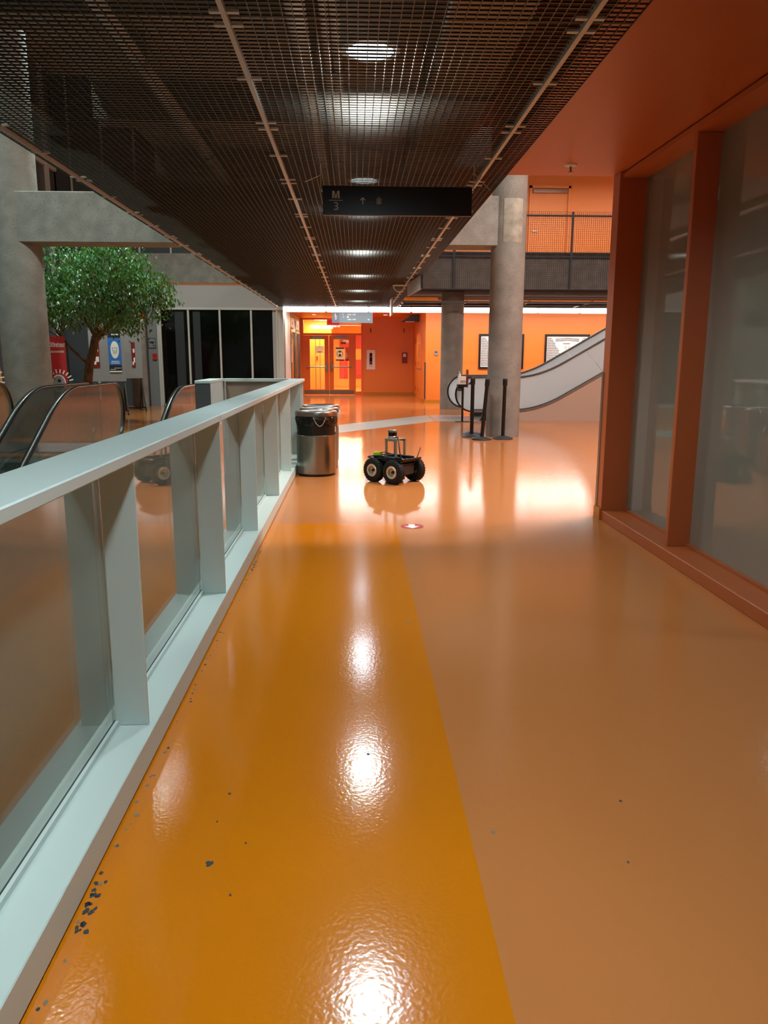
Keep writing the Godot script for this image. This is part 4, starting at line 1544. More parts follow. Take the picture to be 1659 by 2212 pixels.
# ---------------------------------------------------------------- bins
func bins():
	var spec := [
		["steel waste bin with a black bag under its rim, nearest the robot", Vector3(-0.462, 0, -9.20), "black"],
		["steel waste bin with red and white lid labels, between two other bins", Vector3(-0.452, 0, -9.78), "red"],
		["steel recycling bin with yellow and blue lid, farthest of the three bins", Vector3(-0.455, 0, -10.36), "yellow"]]
	var rng := RandomNumberGenerator.new()
	for i in 3:
		var s: Array = spec[i]
		var t := thing("waste_bin", s[0], "bin", s[1], 0.0, "steel bins along the railing")
		rng.seed = 40 + i
		var r := 0.232
		var b := MB.new()
		b.cyl(Vector3.ZERO, r - 0.012, 0.03, 40)
		part(t, "base_ring", b, M.black)
		b = MB.new()
		b.lathe([Vector2(r - 0.01, 0.025), Vector2(r, 0.03), Vector2(r, 0.475), Vector2(r - 0.006, 0.48)], Vector3.ZERO, 48)
		part(t, "steel_body", b, M.steel)
		b = MB.new()
		b.lathe([Vector2(r - 0.004, 0.475), Vector2(r - 0.004, 0.70)], Vector3.ZERO, 48)
		part(t, "liner", b, M.black if i == 0 else M.steel)
		if i == 0:
			# black bag folded over the liner, creased
			b = MB.new()
			var segs := 60
			var rows := [0.705, 0.68, 0.65, 0.62, 0.60]
			var pts := []
			for k in segs:
				var col := []
				for j in rows.size():
					var a := TAU * k / segs
					var sag := 0.035 * sin(a * 3.0 + 0.8) + 0.02 * sin(a * 7.0 + 2.0)
					var y: float = rows[j] - sag * j / 4.0
					var rr := r + 0.002 + 0.007 * sin(a * 11.0 + j * 1.3) * sin(j * 0.8) + 0.004 * rng.randf() + 0.010 * sin(PI * j / 4.0)
					col.append(Vector3(rr * cos(a), y, rr * sin(a)))
				pts.append(col)
			for k in segs:
				var m := (k + 1) % segs
				for j in rows.size() - 1:
					var out: Vector3 = pts[k][j] * Vector3(1, 0, 1)
					b.flat(pts[k][j], pts[m][j], pts[m][j + 1], out)
					b.flat(pts[k][j], pts[m][j + 1], pts[k][j + 1], out)
			part(t, "bin_bag", b, M.bag)
			b = MB.new()
			var loop := []
			for k in 13:
				var a := lerpf(deg_to_rad(60), deg_to_rad(95), k / 12.0)
				loop.append(Vector3((r + 0.018) * cos(a), 0.69 - 0.10 * sin(PI * k / 12.0), (r + 0.018) * sin(a)))
			b.tube(loop, 0.003, 0.003, 6)
			part(t, "bag_tie", b, M.hanger)
			for q in [[152.0, 12.0, 0.595, 0.625, M.white], [160.0, 4.0, 0.51, 0.545, M.white], [13.0, 10.0, 0.51, 0.64, M.paper]]:
				b = MB.new()
				var a0 := deg_to_rad(q[0] - q[1] / 2.0)
				b.lathe([Vector2(r + 0.0005, q[2]), Vector2(r + 0.0005, q[3])], Vector3.ZERO, 4, a0, a0 + deg_to_rad(q[1]))
				part(t, "sticker", b, q[4])
		elif i == 2:
			b = MB.new()
			b.lathe([Vector2(r + 0.001, 0.47), Vector2(r + 0.001, 0.60)], Vector3.ZERO, 6, deg_to_rad(-8), deg_to_rad(34))
			part(t, "sticker", b, M.poster_orange)
			b = MB.new()
			b.lathe([Vector2(r + 0.003, 0.71), Vector2(r + 0.03, 0.66), Vector2(r + 0.022, 0.60), Vector2(r + 0.012, 0.58)], Vector3.ZERO, 8, deg_to_rad(-20), deg_to_rad(40))
			part(t, "bin_bag", b, glass(Color(0.85, 0.82, 0.80), 0.45, 0.2))
		b = MB.new()
		b.lathe([Vector2(r + 0.008, 0.695), Vector2(r + 0.014, 0.70), Vector2(r + 0.014, 0.735), Vector2(r + 0.006, 0.75), Vector2(r - 0.03, 0.755), Vector2(r - 0.045, 0.748), Vector2(r - 0.05, 0.70)], Vector3.ZERO, 48)
		part(t, "rim", b, M.steel)
		b = MB.new()
		b.lathe([Vector2(0.10, 0.742), Vector2(r - 0.042, 0.752)], Vector3.ZERO, 40)
		b.lathe([Vector2(0.10, 0.742), Vector2(0.10, 0.68), Vector2(0.0, 0.68)], Vector3.ZERO, 28)
		part(t, "lid_plate", b, M.black)
		# printed segments on the lid
		var segs2: Array = [[20, 150, M.red], [190, 330, M.white]] if i < 2 else [[25, 155, M.lime], [200, 340, M.navy]]
		if i == 1: segs2 = [[15, 90, M.white], [95, 165, M.red], [195, 340, M.paper]]
		for q in segs2:
			b = MB.new()
			b.lathe([Vector2(0.112, 0.7435), Vector2(r - 0.05, 0.7525)], Vector3.ZERO, 16, deg_to_rad(q[0]), deg_to_rad(q[1]))
			part(t, "lid_label", b, q[2])

# ---------------------------------------------------------------- crowd barrier posts
func stanchions():
	var proto: Node3D = null
	var spec := [["black barrier post with a belt end sticking out, left of the column", Vector3(2.035, 0, -13.62), 0.0], ["black barrier post right behind another post, left of the column", Vector3(2.10, 0, -14.02), 0.0], ["black barrier post leaning sideways against the column edge", Vector3(2.14, 0, -13.15), -4.2], ["upright black barrier post standing in front of the column", Vector3(2.525, 0, -13.28), -0.6]]
	for i in spec.size():
		var s: Array = spec[i]
		if proto == null:
			proto = thing("barrier_post", s[0], "barrier post", s[1], 0.0, "black barrier posts by the concrete column")
			var b := MB.new()
			b.lathe([Vector2(0.0, 0.0), Vector2(0.17, 0.0), Vector2(0.175, 0.012), Vector2(0.165, 0.024), Vector2(0.06, 0.05), Vector2(0.04, 0.055)], Vector3.ZERO, 32)
			part(proto, "base", b, M.dark_frame)
			b = MB.new()
			b.cyl(Vector3(0, 0.05, 0), 0.031, 0.87, 20)
			part(proto, "post", b, M.black)
			b = MB.new()
			b.lathe([Vector2(0.031, 0.89), Vector2(0.04, 0.91), Vector2(0.04, 1.005), Vector2(0.034, 1.02), Vector2(0.0, 1.02)], Vector3.ZERO, 20)
			part(proto, "belt_cassette", b, M.black)
		else:
			var d := dup(proto, s[1], s[0])
			d.rotation_degrees.z = s[2]
	var b := MB.new()
	b.t = Transform3D(Basis(Vector3.BACK, 0.7), Vector3(-0.05, 0.93, 0.0))
	b.box(-0.03, 0.03, -0.012, 0.012, -0.02, 0.02, 0.003)
	part(proto, "belt_end", b, M.black)

# ---------------------------------------------------------------- hand sanitizer stand
func sanitizer():
	var at := Vector3(2.31, 0, -16.88)
	var s := thing("sanitizer_stand", "slim black stand with a shelf before the escalator newel", "stand", at)
	var b := MB.new()
	b.box(-0.15, 0.16, 0.0, 0.008, -0.13, 0.13, 0.002)
	part(s, "base_plate", b, M.dark_frame)
	b = MB.new()
	b.box(-0.022, 0.022, 0.008, 0.76, -0.022, 0.022)
	part(s, "pole", b, M.black)
	b = MB.new()
	b.box(-0.12, 0.075, 0.745, 0.80, -0.1, 0.1, 0.003)
	part(s, "shelf", b, M.black)
	b = MB.new()
	b.box(0.075, 0.10, 0.74, 1.115, -0.11, 0.11, 0.003)
	part(s, "back_plate", b, M.maroon)
	b = MB.new()
	b.box(-0.11, -0.03, 0.66, 0.745, -0.06, 0.06, 0.006)
	part(s, "tray", b, M.dark_frame)
	s = thing("glove_box", "white dispenser box on the black stand's shelf", "box", at + Vector3(-0.02, 0.80, 0))
	b = MB.new()
	b.box(-0.085, 0.08, 0.0, 0.175, -0.08, 0.08, 0.006)
	part(s, "carton", b, M.white)
	b = MB.new()
	b.box(-0.05, 0.07, 0.03, 0.09, 0.08, 0.082)
	part(s, "printed_panel", b, M.beige)
	b = MB.new()
	b.lathe([Vector2(0.0, 0.178), Vector2(0.035, 0.178)], Vector3(0.03, 0, 0), 16)
	part(s, "opening", b, M.print_grey)
	s = thing("pump_bottle", "small white pump bottle standing on the dispenser box", "bottle", at + Vector3(-0.075, 0.975, 0.03))
	b = MB.new()
	b.lathe([Vector2(0.0, 0.0), Vector2(0.028, 0.0), Vector2(0.03, 0.01), Vector2(0.028, 0.04), Vector2(0.01, 0.055), Vector2(0.01, 0.065)], Vector3.ZERO, 18)
	part(s, "flask", b, M.white)
	b = MB.new()
	b.cyl(Vector3(0, 0.06, 0), 0.006, 0.025, 10)
	b.box(-0.03, 0.01, 0.083, 0.095, -0.008, 0.008)
	part(s, "pump_head", b, M.white)

# ---------------------------------------------------------------- signs
func signs():
	var at := Vector3(0.312, 2.383, -6.0)
	var s := thing("hanging_sign", "wide black hanging sign reading M over 3 with an arrow", "sign", at)
	var b := MB.new()
	b.box(-0.543, 0.543, 0.0, 0.20, -0.02, 0.02, 0.002)
	part(s, "panel", b, M.sign)
	b = MB.new()
	b.box(-0.543, -0.355, 0.0, 0.20, 0.02, 0.0215)
	part(s, "dark_field", b, M.sign_dark)
	words(s, "letter", "M", 0.070, Vector3(-0.448, 0.138, 0.0225), M.sign_text, true)
	words(s, "numeral", "3", 0.070, Vector3(-0.446, 0.058, 0.0225), M.sign_text)
	b = MB.new()
	b.box(-0.496, -0.40, 0.0985, 0.1015, 0.0215, 0.0235)
	part(s, "rule", b, M.sign_text)
	b = MB.new()
	b.bar(Vector3(-0.253, 0.075, 0.022), Vector3(-0.253, 0.118, 0.022), 0.006, 0.002, Vector3(0, 0, 1))
	b.bar(Vector3(-0.270, 0.102, 0.022), Vector3(-0.2525, 0.120, 0.022), 0.006, 0.002, Vector3(0, 0, 1))
	b.bar(Vector3(-0.236, 0.102, 0.022), Vector3(-0.2535, 0.120, 0.022), 0.006, 0.002, Vector3(0, 0, 1))
	part(s, "arrow", b, M.sign_text)
	# elevator pictogram: a box with people and two small arrows above
	b = MB.new()
	for q in [[-0.152, -0.118, 0.078, 0.081], [-0.152, -0.118, 0.110, 0.113], [-0.152, -0.149, 0.078, 0.113], [-0.121, -0.118, 0.078, 0.113], [-0.1425, -0.1395, 0.084, 0.106], [-0.1365, -0.1335, 0.084, 0.106], [-0.1305, -0.1275, 0.084, 0.106], [-0.142, -0.139, 0.117, 0.125], [-0.131, -0.128, 0.117, 0.125]]:
		b.box(q[0], q[1], q[2], q[3], 0.02, 0.0225)
	part(s, "elevator_pictogram", b, M.sign_text)
	for x in [-1.0, 1.0]:
		for y in [0.035, 0.17]:
			b = MB.new()
			b.box(x * 0.543, x * 0.553, y - 0.006, y + 0.006, -0.01, 0.01)
			part(s, "bolt", b, M.hanger)
		b = MB.new()
		b.tube([Vector3(x * 0.556, 0.17, 0.0), Vector3(x * 0.556, 0.35, 0.0)], 0.003, 0.003, 6)
		part(s, "suspension_wire", b, M.hanger)
	b = MB.new()
	b.tube([Vector3(-0.556, 0.34, 0.02), Vector3(-0.556, 0.27, 0.02), Vector3(-0.67, 0.22, 0.03)], 0.003, 0.003, 6)
	part(s, "loose_tie", b, M.sign_text)
	b = MB.new()
	b.tube([Vector3(0.556, 0.34, 0.02), Vector3(0.556, 0.29, 0.02), Vector3(0.67, 0.18, 0.03)], 0.003, 0.003, 6)
	part(s, "loose_tie", b, M.sign_text)
	b = MB.new()
	b.tube([Vector3(0.545, 0.19, 0.02), Vector3(0.61, 0.28, 0.02)], 0.003, 0.003, 6)
	part(s, "loose_tie", b, M.sign_text)
	# far blue-grey direction sign
	at = Vector3(-0.08, 2.338, -23.2)
	s = thing("direction_sign", "blue-grey hanging direction sign before the glazed doors", "sign", at)
	b = MB.new()
	b.box(-0.52, 0.52, 0.0, 0.37, -0.015, 0.015, 0.002)
	part(s, "panel", b, M.sign_blue)
	b = MB.new()
	b.box(-0.52, -0.33, 0.0, 0.37, 0.015, 0.017)
	part(s, "dark_field", b, M.sign_blue_dark)
	words(s, "letter", "L", 0.09, Vector3(-0.425, 0.225, 0.018), M.white, true)
	words(s, "numeral", "3", 0.09, Vector3(-0.425, 0.125, 0.018), M.white)
	b = MB.new()
	b.box(-0.47, -0.38, 0.174, 0.179, 0.017, 0.019)
	part(s, "rule", b, M.white)
	words(s, "room_range", "1.200 - 1.300", 0.036, Vector3(-0.02, 0.235, 0.017), M.white, true)
	words(s, "room_range", "1.400 - 1.700", 0.036, Vector3(-0.02, 0.095, 0.017), M.white, true)
	b = MB.new()
	b.box(-0.13, -0.095, 0.145, 0.185, 0.015, 0.018)
	b.box(-0.12, -0.105, 0.185, 0.20, 0.015, 0.018)
	b.bar(Vector3(-0.235, 0.155, 0.017), Vector3(-0.215, 0.18, 0.017), 0.008, 0.002, Vector3(0, 0, 1))
	b.bar(Vector3(-0.235, 0.22, 0.017), Vector3(-0.235, 0.255, 0.017), 0.008, 0.002, Vector3(0, 0, 1))
	b.bar(Vector3(0.39, 0.095, 0.017), Vector3(0.435, 0.095, 0.017), 0.008, 0.002, Vector3(0, 0, 1))
	b.bar(Vector3(0.415, 0.113, 0.017), Vector3(0.436, 0.094, 0.017), 0.008, 0.002, Vector3(0, 0, 1))
	b.bar(Vector3(0.415, 0.077, 0.017), Vector3(0.436, 0.096, 0.017), 0.008, 0.002, Vector3(0, 0, 1))
	part(s, "symbols", b, M.white)
	s.scale = Vector3(1.13, 1.0, 1.0)
	for x in [-0.45, 0.45]:
		b = MB.new()
		b.cyl(Vector3(x, 0.37, 0), 0.005, 0.03, 6)
		part(s, "suspension_rod", b, M.hanger)
	# exit sign over the doors
	s = thing("exit_sign", "red exit sign partly hidden by the blue-grey sign", "exit sign", Vector3(-0.69, 2.36, -25.5))
	b = MB.new()
	b.box(-0.21, 0.21, 0.0, 0.20, -0.03, 0.03, 0.004)
	part(s, "case", b, M.hanger)
	b = MB.new()
	b.box(-0.20, 0.20, 0.01, 0.19, 0.03, 0.033)
	part(s, "lit_face", b, M.exit_face)
	words(s, "lettering", "SORTIE", 0.115, Vector3(0, 0.10, 0.034), M.pink_red, true)
	b = MB.new()
	b.cyl(Vector3(0, 0.2, 0), 0.01, 0.18, 8)
	part(s, "stem", b, M.hanger)
	# two signs seen nearly edge-on
	s = thing("edge_sign", "pale blue-grey sign seen nearly edge-on below the mesh railing", "sign", Vector3(1.045, 2.55, -14.6), deg_to_rad(4))
	b = MB.new()
	b.box(-0.013, 0.013, 0.0, 0.42, -0.8, 0.9, 0.002)
	part(s, "panel", b, M.bulkhead)
	b = MB.new()
	b.box(-0.02, 0.02, 0.0, 0.42, 0.9, 0.91)
	part(s, "edge_trim", b, M.black)
	s.position = Vector3(1.06, 2.50, -14.45)
	s = thing("edge_sign", "white sign seen nearly edge-on in front of the tube lights", "sign", Vector3(0.865, 2.35, -19.2))
	b = MB.new()
	b.box(-0.013, 0.013, 0.0, 0.38, -0.5, 0.5, 0.002)
	part(s, "panel", b, M.white)
	b = MB.new()
	b.box(-0.02, 0.02, 0.0, 0.38, 0.5, 0.51)
	part(s, "edge_trim", b, M.bulkhead)
	# camera dome
	s = thing("dome_camera", "small half-round ceiling camera under the grating", "camera", Vector3(0.85, 2.69, -15.52))
	b = MB.new()
	b.cyl(Vector3(0, 0.02, 0), 0.125, 0.022, 28, 0.004)
	part(s, "mount", b, M.white)
	b = MB.new()
	var prof := []
	for i in 10:
		var a := -PI / 2 + PI / 2 * i / 9.0
		prof.append(Vector2(0.10 * cos(a), 0.02 + 0.10 * sin(a)))
	b.lathe(prof, Vector3.ZERO, 28)
	part(s, "dome", b, glass(Color(0.25, 0.22, 0.2), 0.5))
	b = MB.new()
	var hoop := []
	for i in 17:
		var a := PI + PI * i / 16.0
		hoop.append(Vector3(0.105 * cos(a), 0.02 + 0.105 * sin(a), 0.0))
	b.tube(hoop, 0.008, 0.008, 8)
	part(s, "trim_hoop", b, M.white)
	# arrow sticker on the floor
	s = thing("floor_sticker", "round red floor sticker with a white arrow", "sticker", Vector3(0.463, 0.0, -6.27))
	b = MB.new()
	b.cyl(Vector3.ZERO, 0.095, 0.001, 32)
	part(s, "disc", b, M.red)
	b = MB.new()
	b.prism([Vector2(-0.026, -0.075), Vector2(0.026, -0.075), Vector2(0.026, -0.005), Vector2(0.068, -0.005), Vector2(0.0, 0.078), Vector2(-0.068, -0.005), Vector2(-0.026, -0.005)], 1, 0.001, 0.0016)
	part(s, "arrow", b, M.white)

# ---------------------------------------------------------------- fig tree
func tree():
	var at := Vector3(-5.30, 0, -16.0)
	var t := thing("fig_tree", "bushy green indoor fig tree in a round planter", "tree", at)
	var b := MB.new()
	b.lathe([Vector2(0.0, 0.0), Vector2(0.30, 0.0), Vector2(0.36, 0.45), Vector2(0.38, 0.47), Vector2(0.38, 0.5), Vector2(0.34, 0.5), Vector2(0.33, 0.44)], Vector3.ZERO, 32)
	part(t, "planter", b, M.pier)
	b = MB.new()
	b.lathe([Vector2(0.0, 0.45), Vector2(0.34, 0.44)], Vector3.ZERO, 24)
	part(t, "soil", b, M.soil)
	b = MB.new()
	b.tube([Vector3(-0.02, 0.42, 0), Vector3(-0.04, 0.9, 0.02), Vector3(0.0, 1.2, 0.0), Vector3(0.10, 1.5, 0.0), Vector3(0.16, 1.75, 0.0)], 0.095, 0.075, 12)
	part(t, "trunk", b, M.bark)
	var rng := RandomNumberGenerator.new()
	rng.seed = 314
	var tips := []
	var limbs := [
		[Vector3(0.0, 1.2, 0), Vector3(-0.28, 1.5, 0.1), Vector3(-0.55, 1.85, 0.15), 0.035],
		[Vector3(0.16, 1.75, 0), Vector3(0.02, 2.1, 0.1), Vector3(-0.50, 2.45, 0.2), 0.045],
		[Vector3(0.16, 1.75, 0), Vector3(0.22, 2.2, -0.1), Vector3(0.15, 2.9, -0.2), 0.055],
		[Vector3(0.16, 1.75, 0), Vector3(0.50, 2.0, 0.15), Vector3(0.95, 2.5, 0.2), 0.05],
		[Vector3(0.16, 1.75, 0), Vector3(0.40, 2.3, 0.3), Vector3(0.70, 3.0, 0.35), 0.04],
		[Vector3(0.16, 1.75, 0), Vector3(-0.1, 2.3, -0.25), Vector3(-0.5, 2.9, -0.4), 0.04],
		[Vector3(0.10, 1.6, 0), Vector3(0.35, 1.95, -0.4), Vector3(0.6, 2.4, -0.7), 0.04]]
	for l in limbs:
		b = MB.new()
		b.tube([l[0], l[1], l[2]], l[3], l[3] * 0.5, 8)
		part(t, "branch", b, M.bark)
		for k in 4:
			var e: Vector3 = l[2] + Vector3(rng.randf_range(-0.5, 0.5), rng.randf_range(0.1, 0.6), rng.randf_range(-0.4, 0.4))
			var s: Vector3 = l[1].lerp(l[2], rng.randf_range(0.4, 1.0))
			b = MB.new()
			b.tube([s, s.lerp(e, 0.5) + Vector3(0, 0.05, 0), e], l[3] * 0.4, 0.005, 6)
			part(t, "twig", b, M.bark)
	# clusters of leaves: centre, radii
	var cl := []
	var tries := 0
	while cl.size() < 150 and tries < 4000:
		tries += 1
		var p := Vector3(rng.randf_range(-1, 1), rng.randf_range(-1, 1), rng.randf_range(-1, 1))
		if p.length() > 1.0 or p.length() < 0.35: continue
		var q := Vector3(0.36 + p.x * 1.30, 2.68 + p.y * 0.95, p.z * 0.95)
		if q.y < 1.95 + 0.25 * absf(q.x - 0.3) * rng.randf() and rng.randf() < 0.75 and absf(q.x - 0.2) < 0.7: continue
		cl.append(q)
	var leaves := [MB.new(), MB.new()]
	for q in cl:
		var hang := rng.randf_range(0.75, 1.3)
		for k in 60:
			var d := Vector3(rng.randfn(0, 0.13), rng.randfn(0, 0.12 * hang), rng.randfn(0, 0.13))
			var p: Vector3 = q + d
			var yaw := rng.randf_range(0, TAU)
			var droop := rng.randf_range(0.25, 1.35)
			var L := rng.randf_range(0.07, 0.11)
			var wd := L * rng.randf_range(0.40, 0.52)
			var ax := Vector3(cos(yaw) * cos(droop), -sin(droop), sin(yaw) * cos(droop))
			var sd := ax.cross(Vector3.UP).normalized().rotated(ax, rng.randf_range(-0.7, 0.7))
			var nn := sd.cross(ax).normalized()
			if nn.y < 0: nn = -nn
			var m0 := p + ax * L * 0.45 - nn * 0.004
			var tip := p + ax * L - nn * 0.008
			var e1 := p + ax * L * 0.42 + sd * wd * 0.5 + nn * 0.006
			var e2 := p + ax * L * 0.42 - sd * wd * 0.5 + nn * 0.006
			var lb: MB = leaves[1 if rng.randf() < 0.35 else 0]
			lb.flat(p, e1, m0, nn); lb.flat(p, m0, e2, nn); lb.flat(e1, tip, m0, nn); lb.flat(m0, tip, e2, nn)
	part(t, "foliage", leaves[0], M.leaf).set_meta("kind", "stuff")
	part(t, "foliage", leaves[1], M.leaf_pale, "paler leaves").set_meta("kind", "stuff")

# ---------------------------------------------------------------- display boards and banners by the escalators
func rays(b: MB, c: Vector2, r0: float, r1: float, n: int, a0: float, a1: float):
	for i in n:
		var a := lerpf(a0, a1, i / float(n - 1))
		var d := Vector2(cos(a), sin(a))
		var p := c + d * r0
		var q := c + d * r1
		b.bar(Vector3(p.x, p.y, 0.004), Vector3(q.x, q.y, 0.004), 0.022, 0.003, Vector3(0, 0, 1))

func display_board(label: String, at: Vector3, w: float, y0: float, y1: float) -> Node3D:
	var s := thing("display_board", label, "display board", at, 0.0, "grey display boards on wheels")
	var b := MB.new()
	b.box(-w / 2, w / 2, y0, y1, -0.02, 0.02, 0.004)
	part(s, "panel", b, M.board)
	for x in [-w / 2 + 0.08, w / 2 - 0.04]:
		b = MB.new()
		b.box(x - 0.015, x + 0.015, 0.07, y1 - 0.05, -0.055, -0.02)
		part(s, "upright", b, M.black)
		b = MB.new()
		b.bar(Vector3(x, 0.09, -0.32), Vector3(x, 0.09, 0.32), 0.03, 0.03)
		b.bar(Vector3(x, 0.09, 0.31), Vector3(x, 0.78, -0.02), 0.025, 0.025)
		b.bar(Vector3(x, 0.09, -0.31), Vector3(x, 0.78, -0.03), 0.025, 0.025)
		part(s, "stand_frame", b, M.black)
		for z in [-0.31, 0.31]:
			b = MB.new()
			b.t = Transform3D(Basis(Vector3.BACK, PI / 2), Vector3(x, 0.04, z))
			b.cyl(Vector3(0, -0.012, 0), 0.038, 0.024, 16)
			part(s, "caster", b, M.black)
	b = MB.new()
	b.bar(Vector3(-w / 2 + 0.08, 0.09, 0), Vector3(w / 2 - 0.04, 0.09, 0), 0.025, 0.025)
	part(s, "cross_bar", b, M.black)
	return s

func boards():
	var s := display_board("grey display board behind the tree carrying the blue mask poster", Vector3(-5.86, 0, -19.0), 0.80, 0.78, 2.12)
	s.rotation.y = deg_to_rad(24)
	s = display_board("plain grey display board farther back beside the slim column", Vector3(-5.80, 0, -20.2), 0.85, 0.82, 2.15)
	s.rotation.y = deg_to_rad(28)
	var b := MB.new()
	# blue poster
	s = thing("mask_poster", "blue poster with a white masked face on the grey board", "poster", Vector3(-5.69, 1.0, -19.04), deg_to_rad(24))
	b = MB.new()
	b.box(-0.14, 0.14, 0.0, 0.98, 0.0, 0.006)
	part(s, "sheet", b, M.poster_blue)
	b = MB.new()
	b.box(-0.14, 0.14, 0.80, 0.98, 0.006, 0.007)
	b.box(-0.14, 0.14, 0.03, 0.17, 0.006, 0.007)
	part(s, "dark_band", b, M.ink)
	b = MB.new()
	b.box(-0.14, 0.14, 0.0, 0.03, 0.006, 0.008)
	b.box(-0.06, 0.10, 0.86, 0.89, 0.007, 0.008)
	b.box(-0.09, 0.09, 0.245, 0.26, 0.006, 0.008)
	b.box(-0.10, 0.10, 0.205, 0.22, 0.006, 0.008)
	b.box(-0.03, 0.12, 0.09, 0.10, 0.007, 0.008)
	b.box(-0.12, 0.0, 0.06, 0.07, 0.007, 0.008)
	part(s, "white_lettering", b, M.white)
	b = MB.new()
	b.t = Transform3D(Basis(Vector3.RIGHT, PI / 2) * Basis.from_scale(Vector3(0.095, 1, 0.20)), Vector3(0, 0.52, 0.0075))
	b.lathe([Vector2(0, 0), Vector2(1, 0)], Vector3.ZERO, 28)
	part(s, "white_oval", b, M.white)
	b = MB.new()
	b.box(-0.055, 0.055, 0.56, 0.568, 0.008, 0.009)
	b.bar(Vector3(-0.055, 0.565, 0.0085), Vector3(-0.03, 0.44, 0.0085), 0.008, 0.001, Vector3(0, 0, 1))
	b.bar(Vector3(0.055, 0.565, 0.0085), Vector3(0.03, 0.44, 0.0085), 0.008, 0.001, Vector3(0, 0, 1))
	b.box(-0.03, 0.03, 0.437, 0.445, 0.008, 0.009)
	b.box(-0.03, 0.03, 0.50, 0.506, 0.008, 0.009)
	b.box(-0.03, 0.03, 0.47, 0.476, 0.008, 0.009)
	part(s, "mask_drawing", b, M.ink)
	# maroon posters beside it
	for q in [["maroon poster with white boxes half hidden by the tree trunk", Vector3(-6.09, 1.12, -18.86), 0.09, 24.0], ["narrow maroon poster with white boxes on the far board's edge", Vector3(-5.60, 1.10, -20.27), 0.045, 28.0]]:
		s = thing("maroon_poster", q[0], "poster", q[1], deg_to_rad(q[3]))
		b = MB.new()
		b.box(-q[2], q[2], 0.0, 0.62, 0.0, 0.006)
		part(s, "sheet", b, M.maroon)
		b = MB.new()
		b.box(-q[2] * 0.2, q[2] * 0.7, 0.36, 0.46, 0.006, 0.008)
		b.box(-q[2] * 0.7, q[2] * 0.1, 0.06, 0.14, 0.006, 0.008)
		b.box(0.0, q[2] * 0.8, 0.12, 0.24, 0.006, 0.008)
		part(s, "white_boxes", b, M.white)
	# red banner
	var base := Vector3(-5.56, 0.0, -15.0)
	s = thing("red_banner", "red banner reading Bon retour leaning beside the column", "banner", base, deg_to_rad(12))
	var g := Node3D.new()
	g.name = "banner_panel"
	s.add_child(g)
	g.rotation.x = deg_to_rad(-6)
	g.rotation.z = deg_to_rad(1)
	b = MB.new()
	b.box(-0.17, 0.17, 0.02, 1.74, -0.004, 0.004)
	part(g, "sheet", b, M.red)
	words(g, "lettering", "Bon", 0.145, Vector3(-0.095, 1.60, 0.006), M.white, false, Vector3.ZERO, true, 0.62)
	words(g, "lettering", "retour", 0.125, Vector3(0.068, 1.585, 0.006), M.white, true, Vector3.ZERO, false, 0.50)
	b = MB.new()
	b.box(-0.14, 0.14, 1.44, 1.475, 0.004, 0.006)
	part(g, "small_lettering", b, M.beige)
	b = MB.new()
	rays(b, Vector2(0.01, 0.87), 0.19, 0.265, 18, -0.9, PI + 0.9)
	part(g, "sun_rays", b, M.white)
	b = MB.new()
	b.t = Transform3D(Basis(Vector3.RIGHT, PI / 2) * Basis.from_scale(Vector3(0.125, 1, 0.165)), Vector3(0.01, 0.87, 0.005))
	b.lathe([Vector2(0.0, 0), Vector2(1.0, 0)], Vector3.ZERO, 28)
	part(g, "sun_disc", b, M.white)
	b = MB.new()
	b.t = Transform3D(Basis(Vector3.RIGHT, PI / 2) * Basis.from_scale(Vector3(0.108, 1, 0.145)), Vector3(0.01, 0.87, 0.006))
	b.lathe([Vector2(0.0, 0), Vector2(1.0, 0)], Vector3.ZERO, 28)
	part(g, "photo_disc", b, M.board)
	b = MB.new()
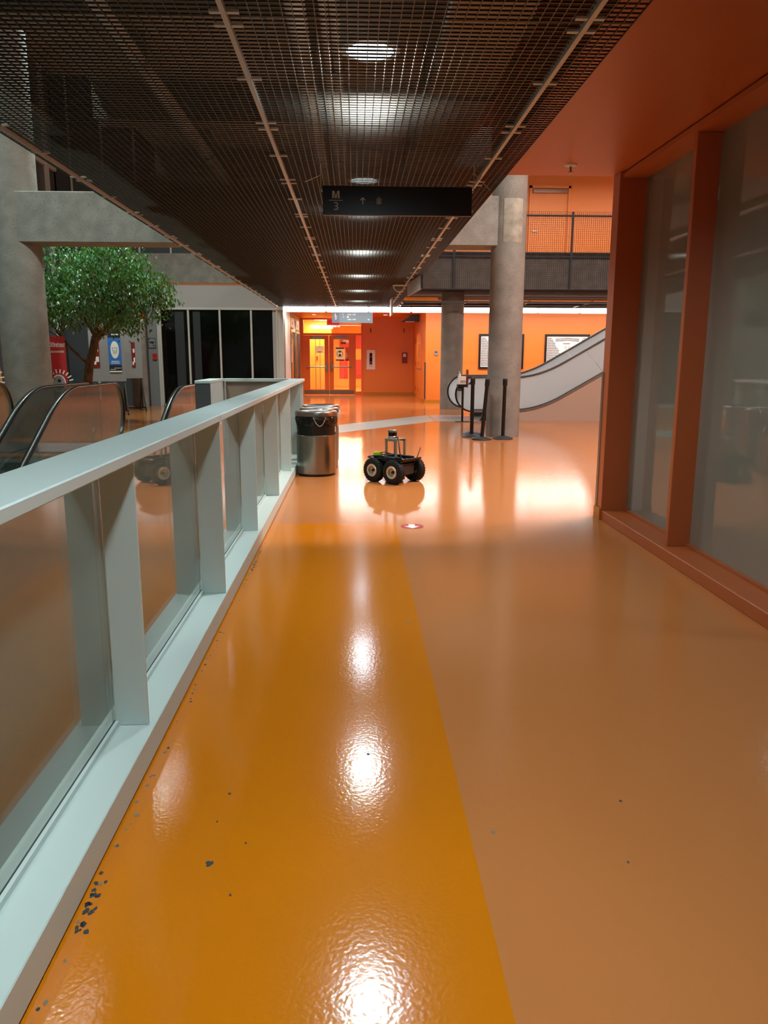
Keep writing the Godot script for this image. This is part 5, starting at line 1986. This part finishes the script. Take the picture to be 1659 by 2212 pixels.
	b.t = Transform3D(Basis(Vector3.RIGHT, PI / 2), Vector3(0.02, 0.92, 0.007))
	b.lathe([Vector2(0.0, 0), Vector2(0.032, 0)], Vector3.ZERO, 16)
	b.lathe([Vector2(0.0, 0), Vector2(0.055, 0)], Vector3(0.0, 0.0, 0.13), 16, PI, TAU)
	part(g, "photo_shape", b, M.ink)
	b = MB.new()
	b.tube([Vector3(-0.16, 1.70, -0.16), Vector3(-0.21, 0.9, -0.20), Vector3(-0.19, 0.0, -0.35)], 0.008, 0.008, 6)
	b.tube([Vector3(-0.10, 1.1, -0.06), Vector3(-0.19, 0.0, -0.35)], 0.008, 0.008, 6)
	b.tube([Vector3(0.17, 1.62, -0.14), Vector3(0.20, 0.0, -0.3)], 0.01, 0.01, 6)
	part(s, "easel", b, M.black)
	# orange banner at the picture's edge
	base = Vector3(-6.02, 0.0, -13.27)
	s = thing("orange_banner", "orange banner with a white sun leaning before the concrete column", "banner", base, deg_to_rad(14))
	g = Node3D.new()
	g.name = "banner_panel"
	s.add_child(g)
	g.rotation.x = deg_to_rad(-6)
	g.rotation.z = deg_to_rad(5)
	b = MB.new()
	b.box(-0.24, 0.24, 0.02, 1.74, -0.004, 0.004)
	part(g, "sheet", b, M.poster_orange)
	b = MB.new()
	rays(b, Vector2(0.0, 0.98), 0.21, 0.28, 18, -1.2, PI + 1.2)
	part(g, "sun_rays", b, M.white)
	b = MB.new()
	b.t = Transform3D(Basis(Vector3.RIGHT, PI / 2), Vector3(0.0, 0.98, 0.005))
	b.lathe([Vector2(0.0, 0), Vector2(0.19, 0)], Vector3.ZERO, 28)
	part(g, "sun_disc", b, M.white)
	b = MB.new()
	b.t = Transform3D(Basis(Vector3.RIGHT, PI / 2), Vector3(0.0, 0.98, 0.006))
	b.lathe([Vector2(0.0, 0), Vector2(0.165, 0)], Vector3.ZERO, 28)
	part(g, "photo_disc", b, M.navy)
	b = MB.new()
	b.tube([Vector3(-0.1, 1.65, -0.18), Vector3(-0.1, 0.0, -0.16)], 0.01, 0.01, 6)
	part(s, "easel", b, M.black)
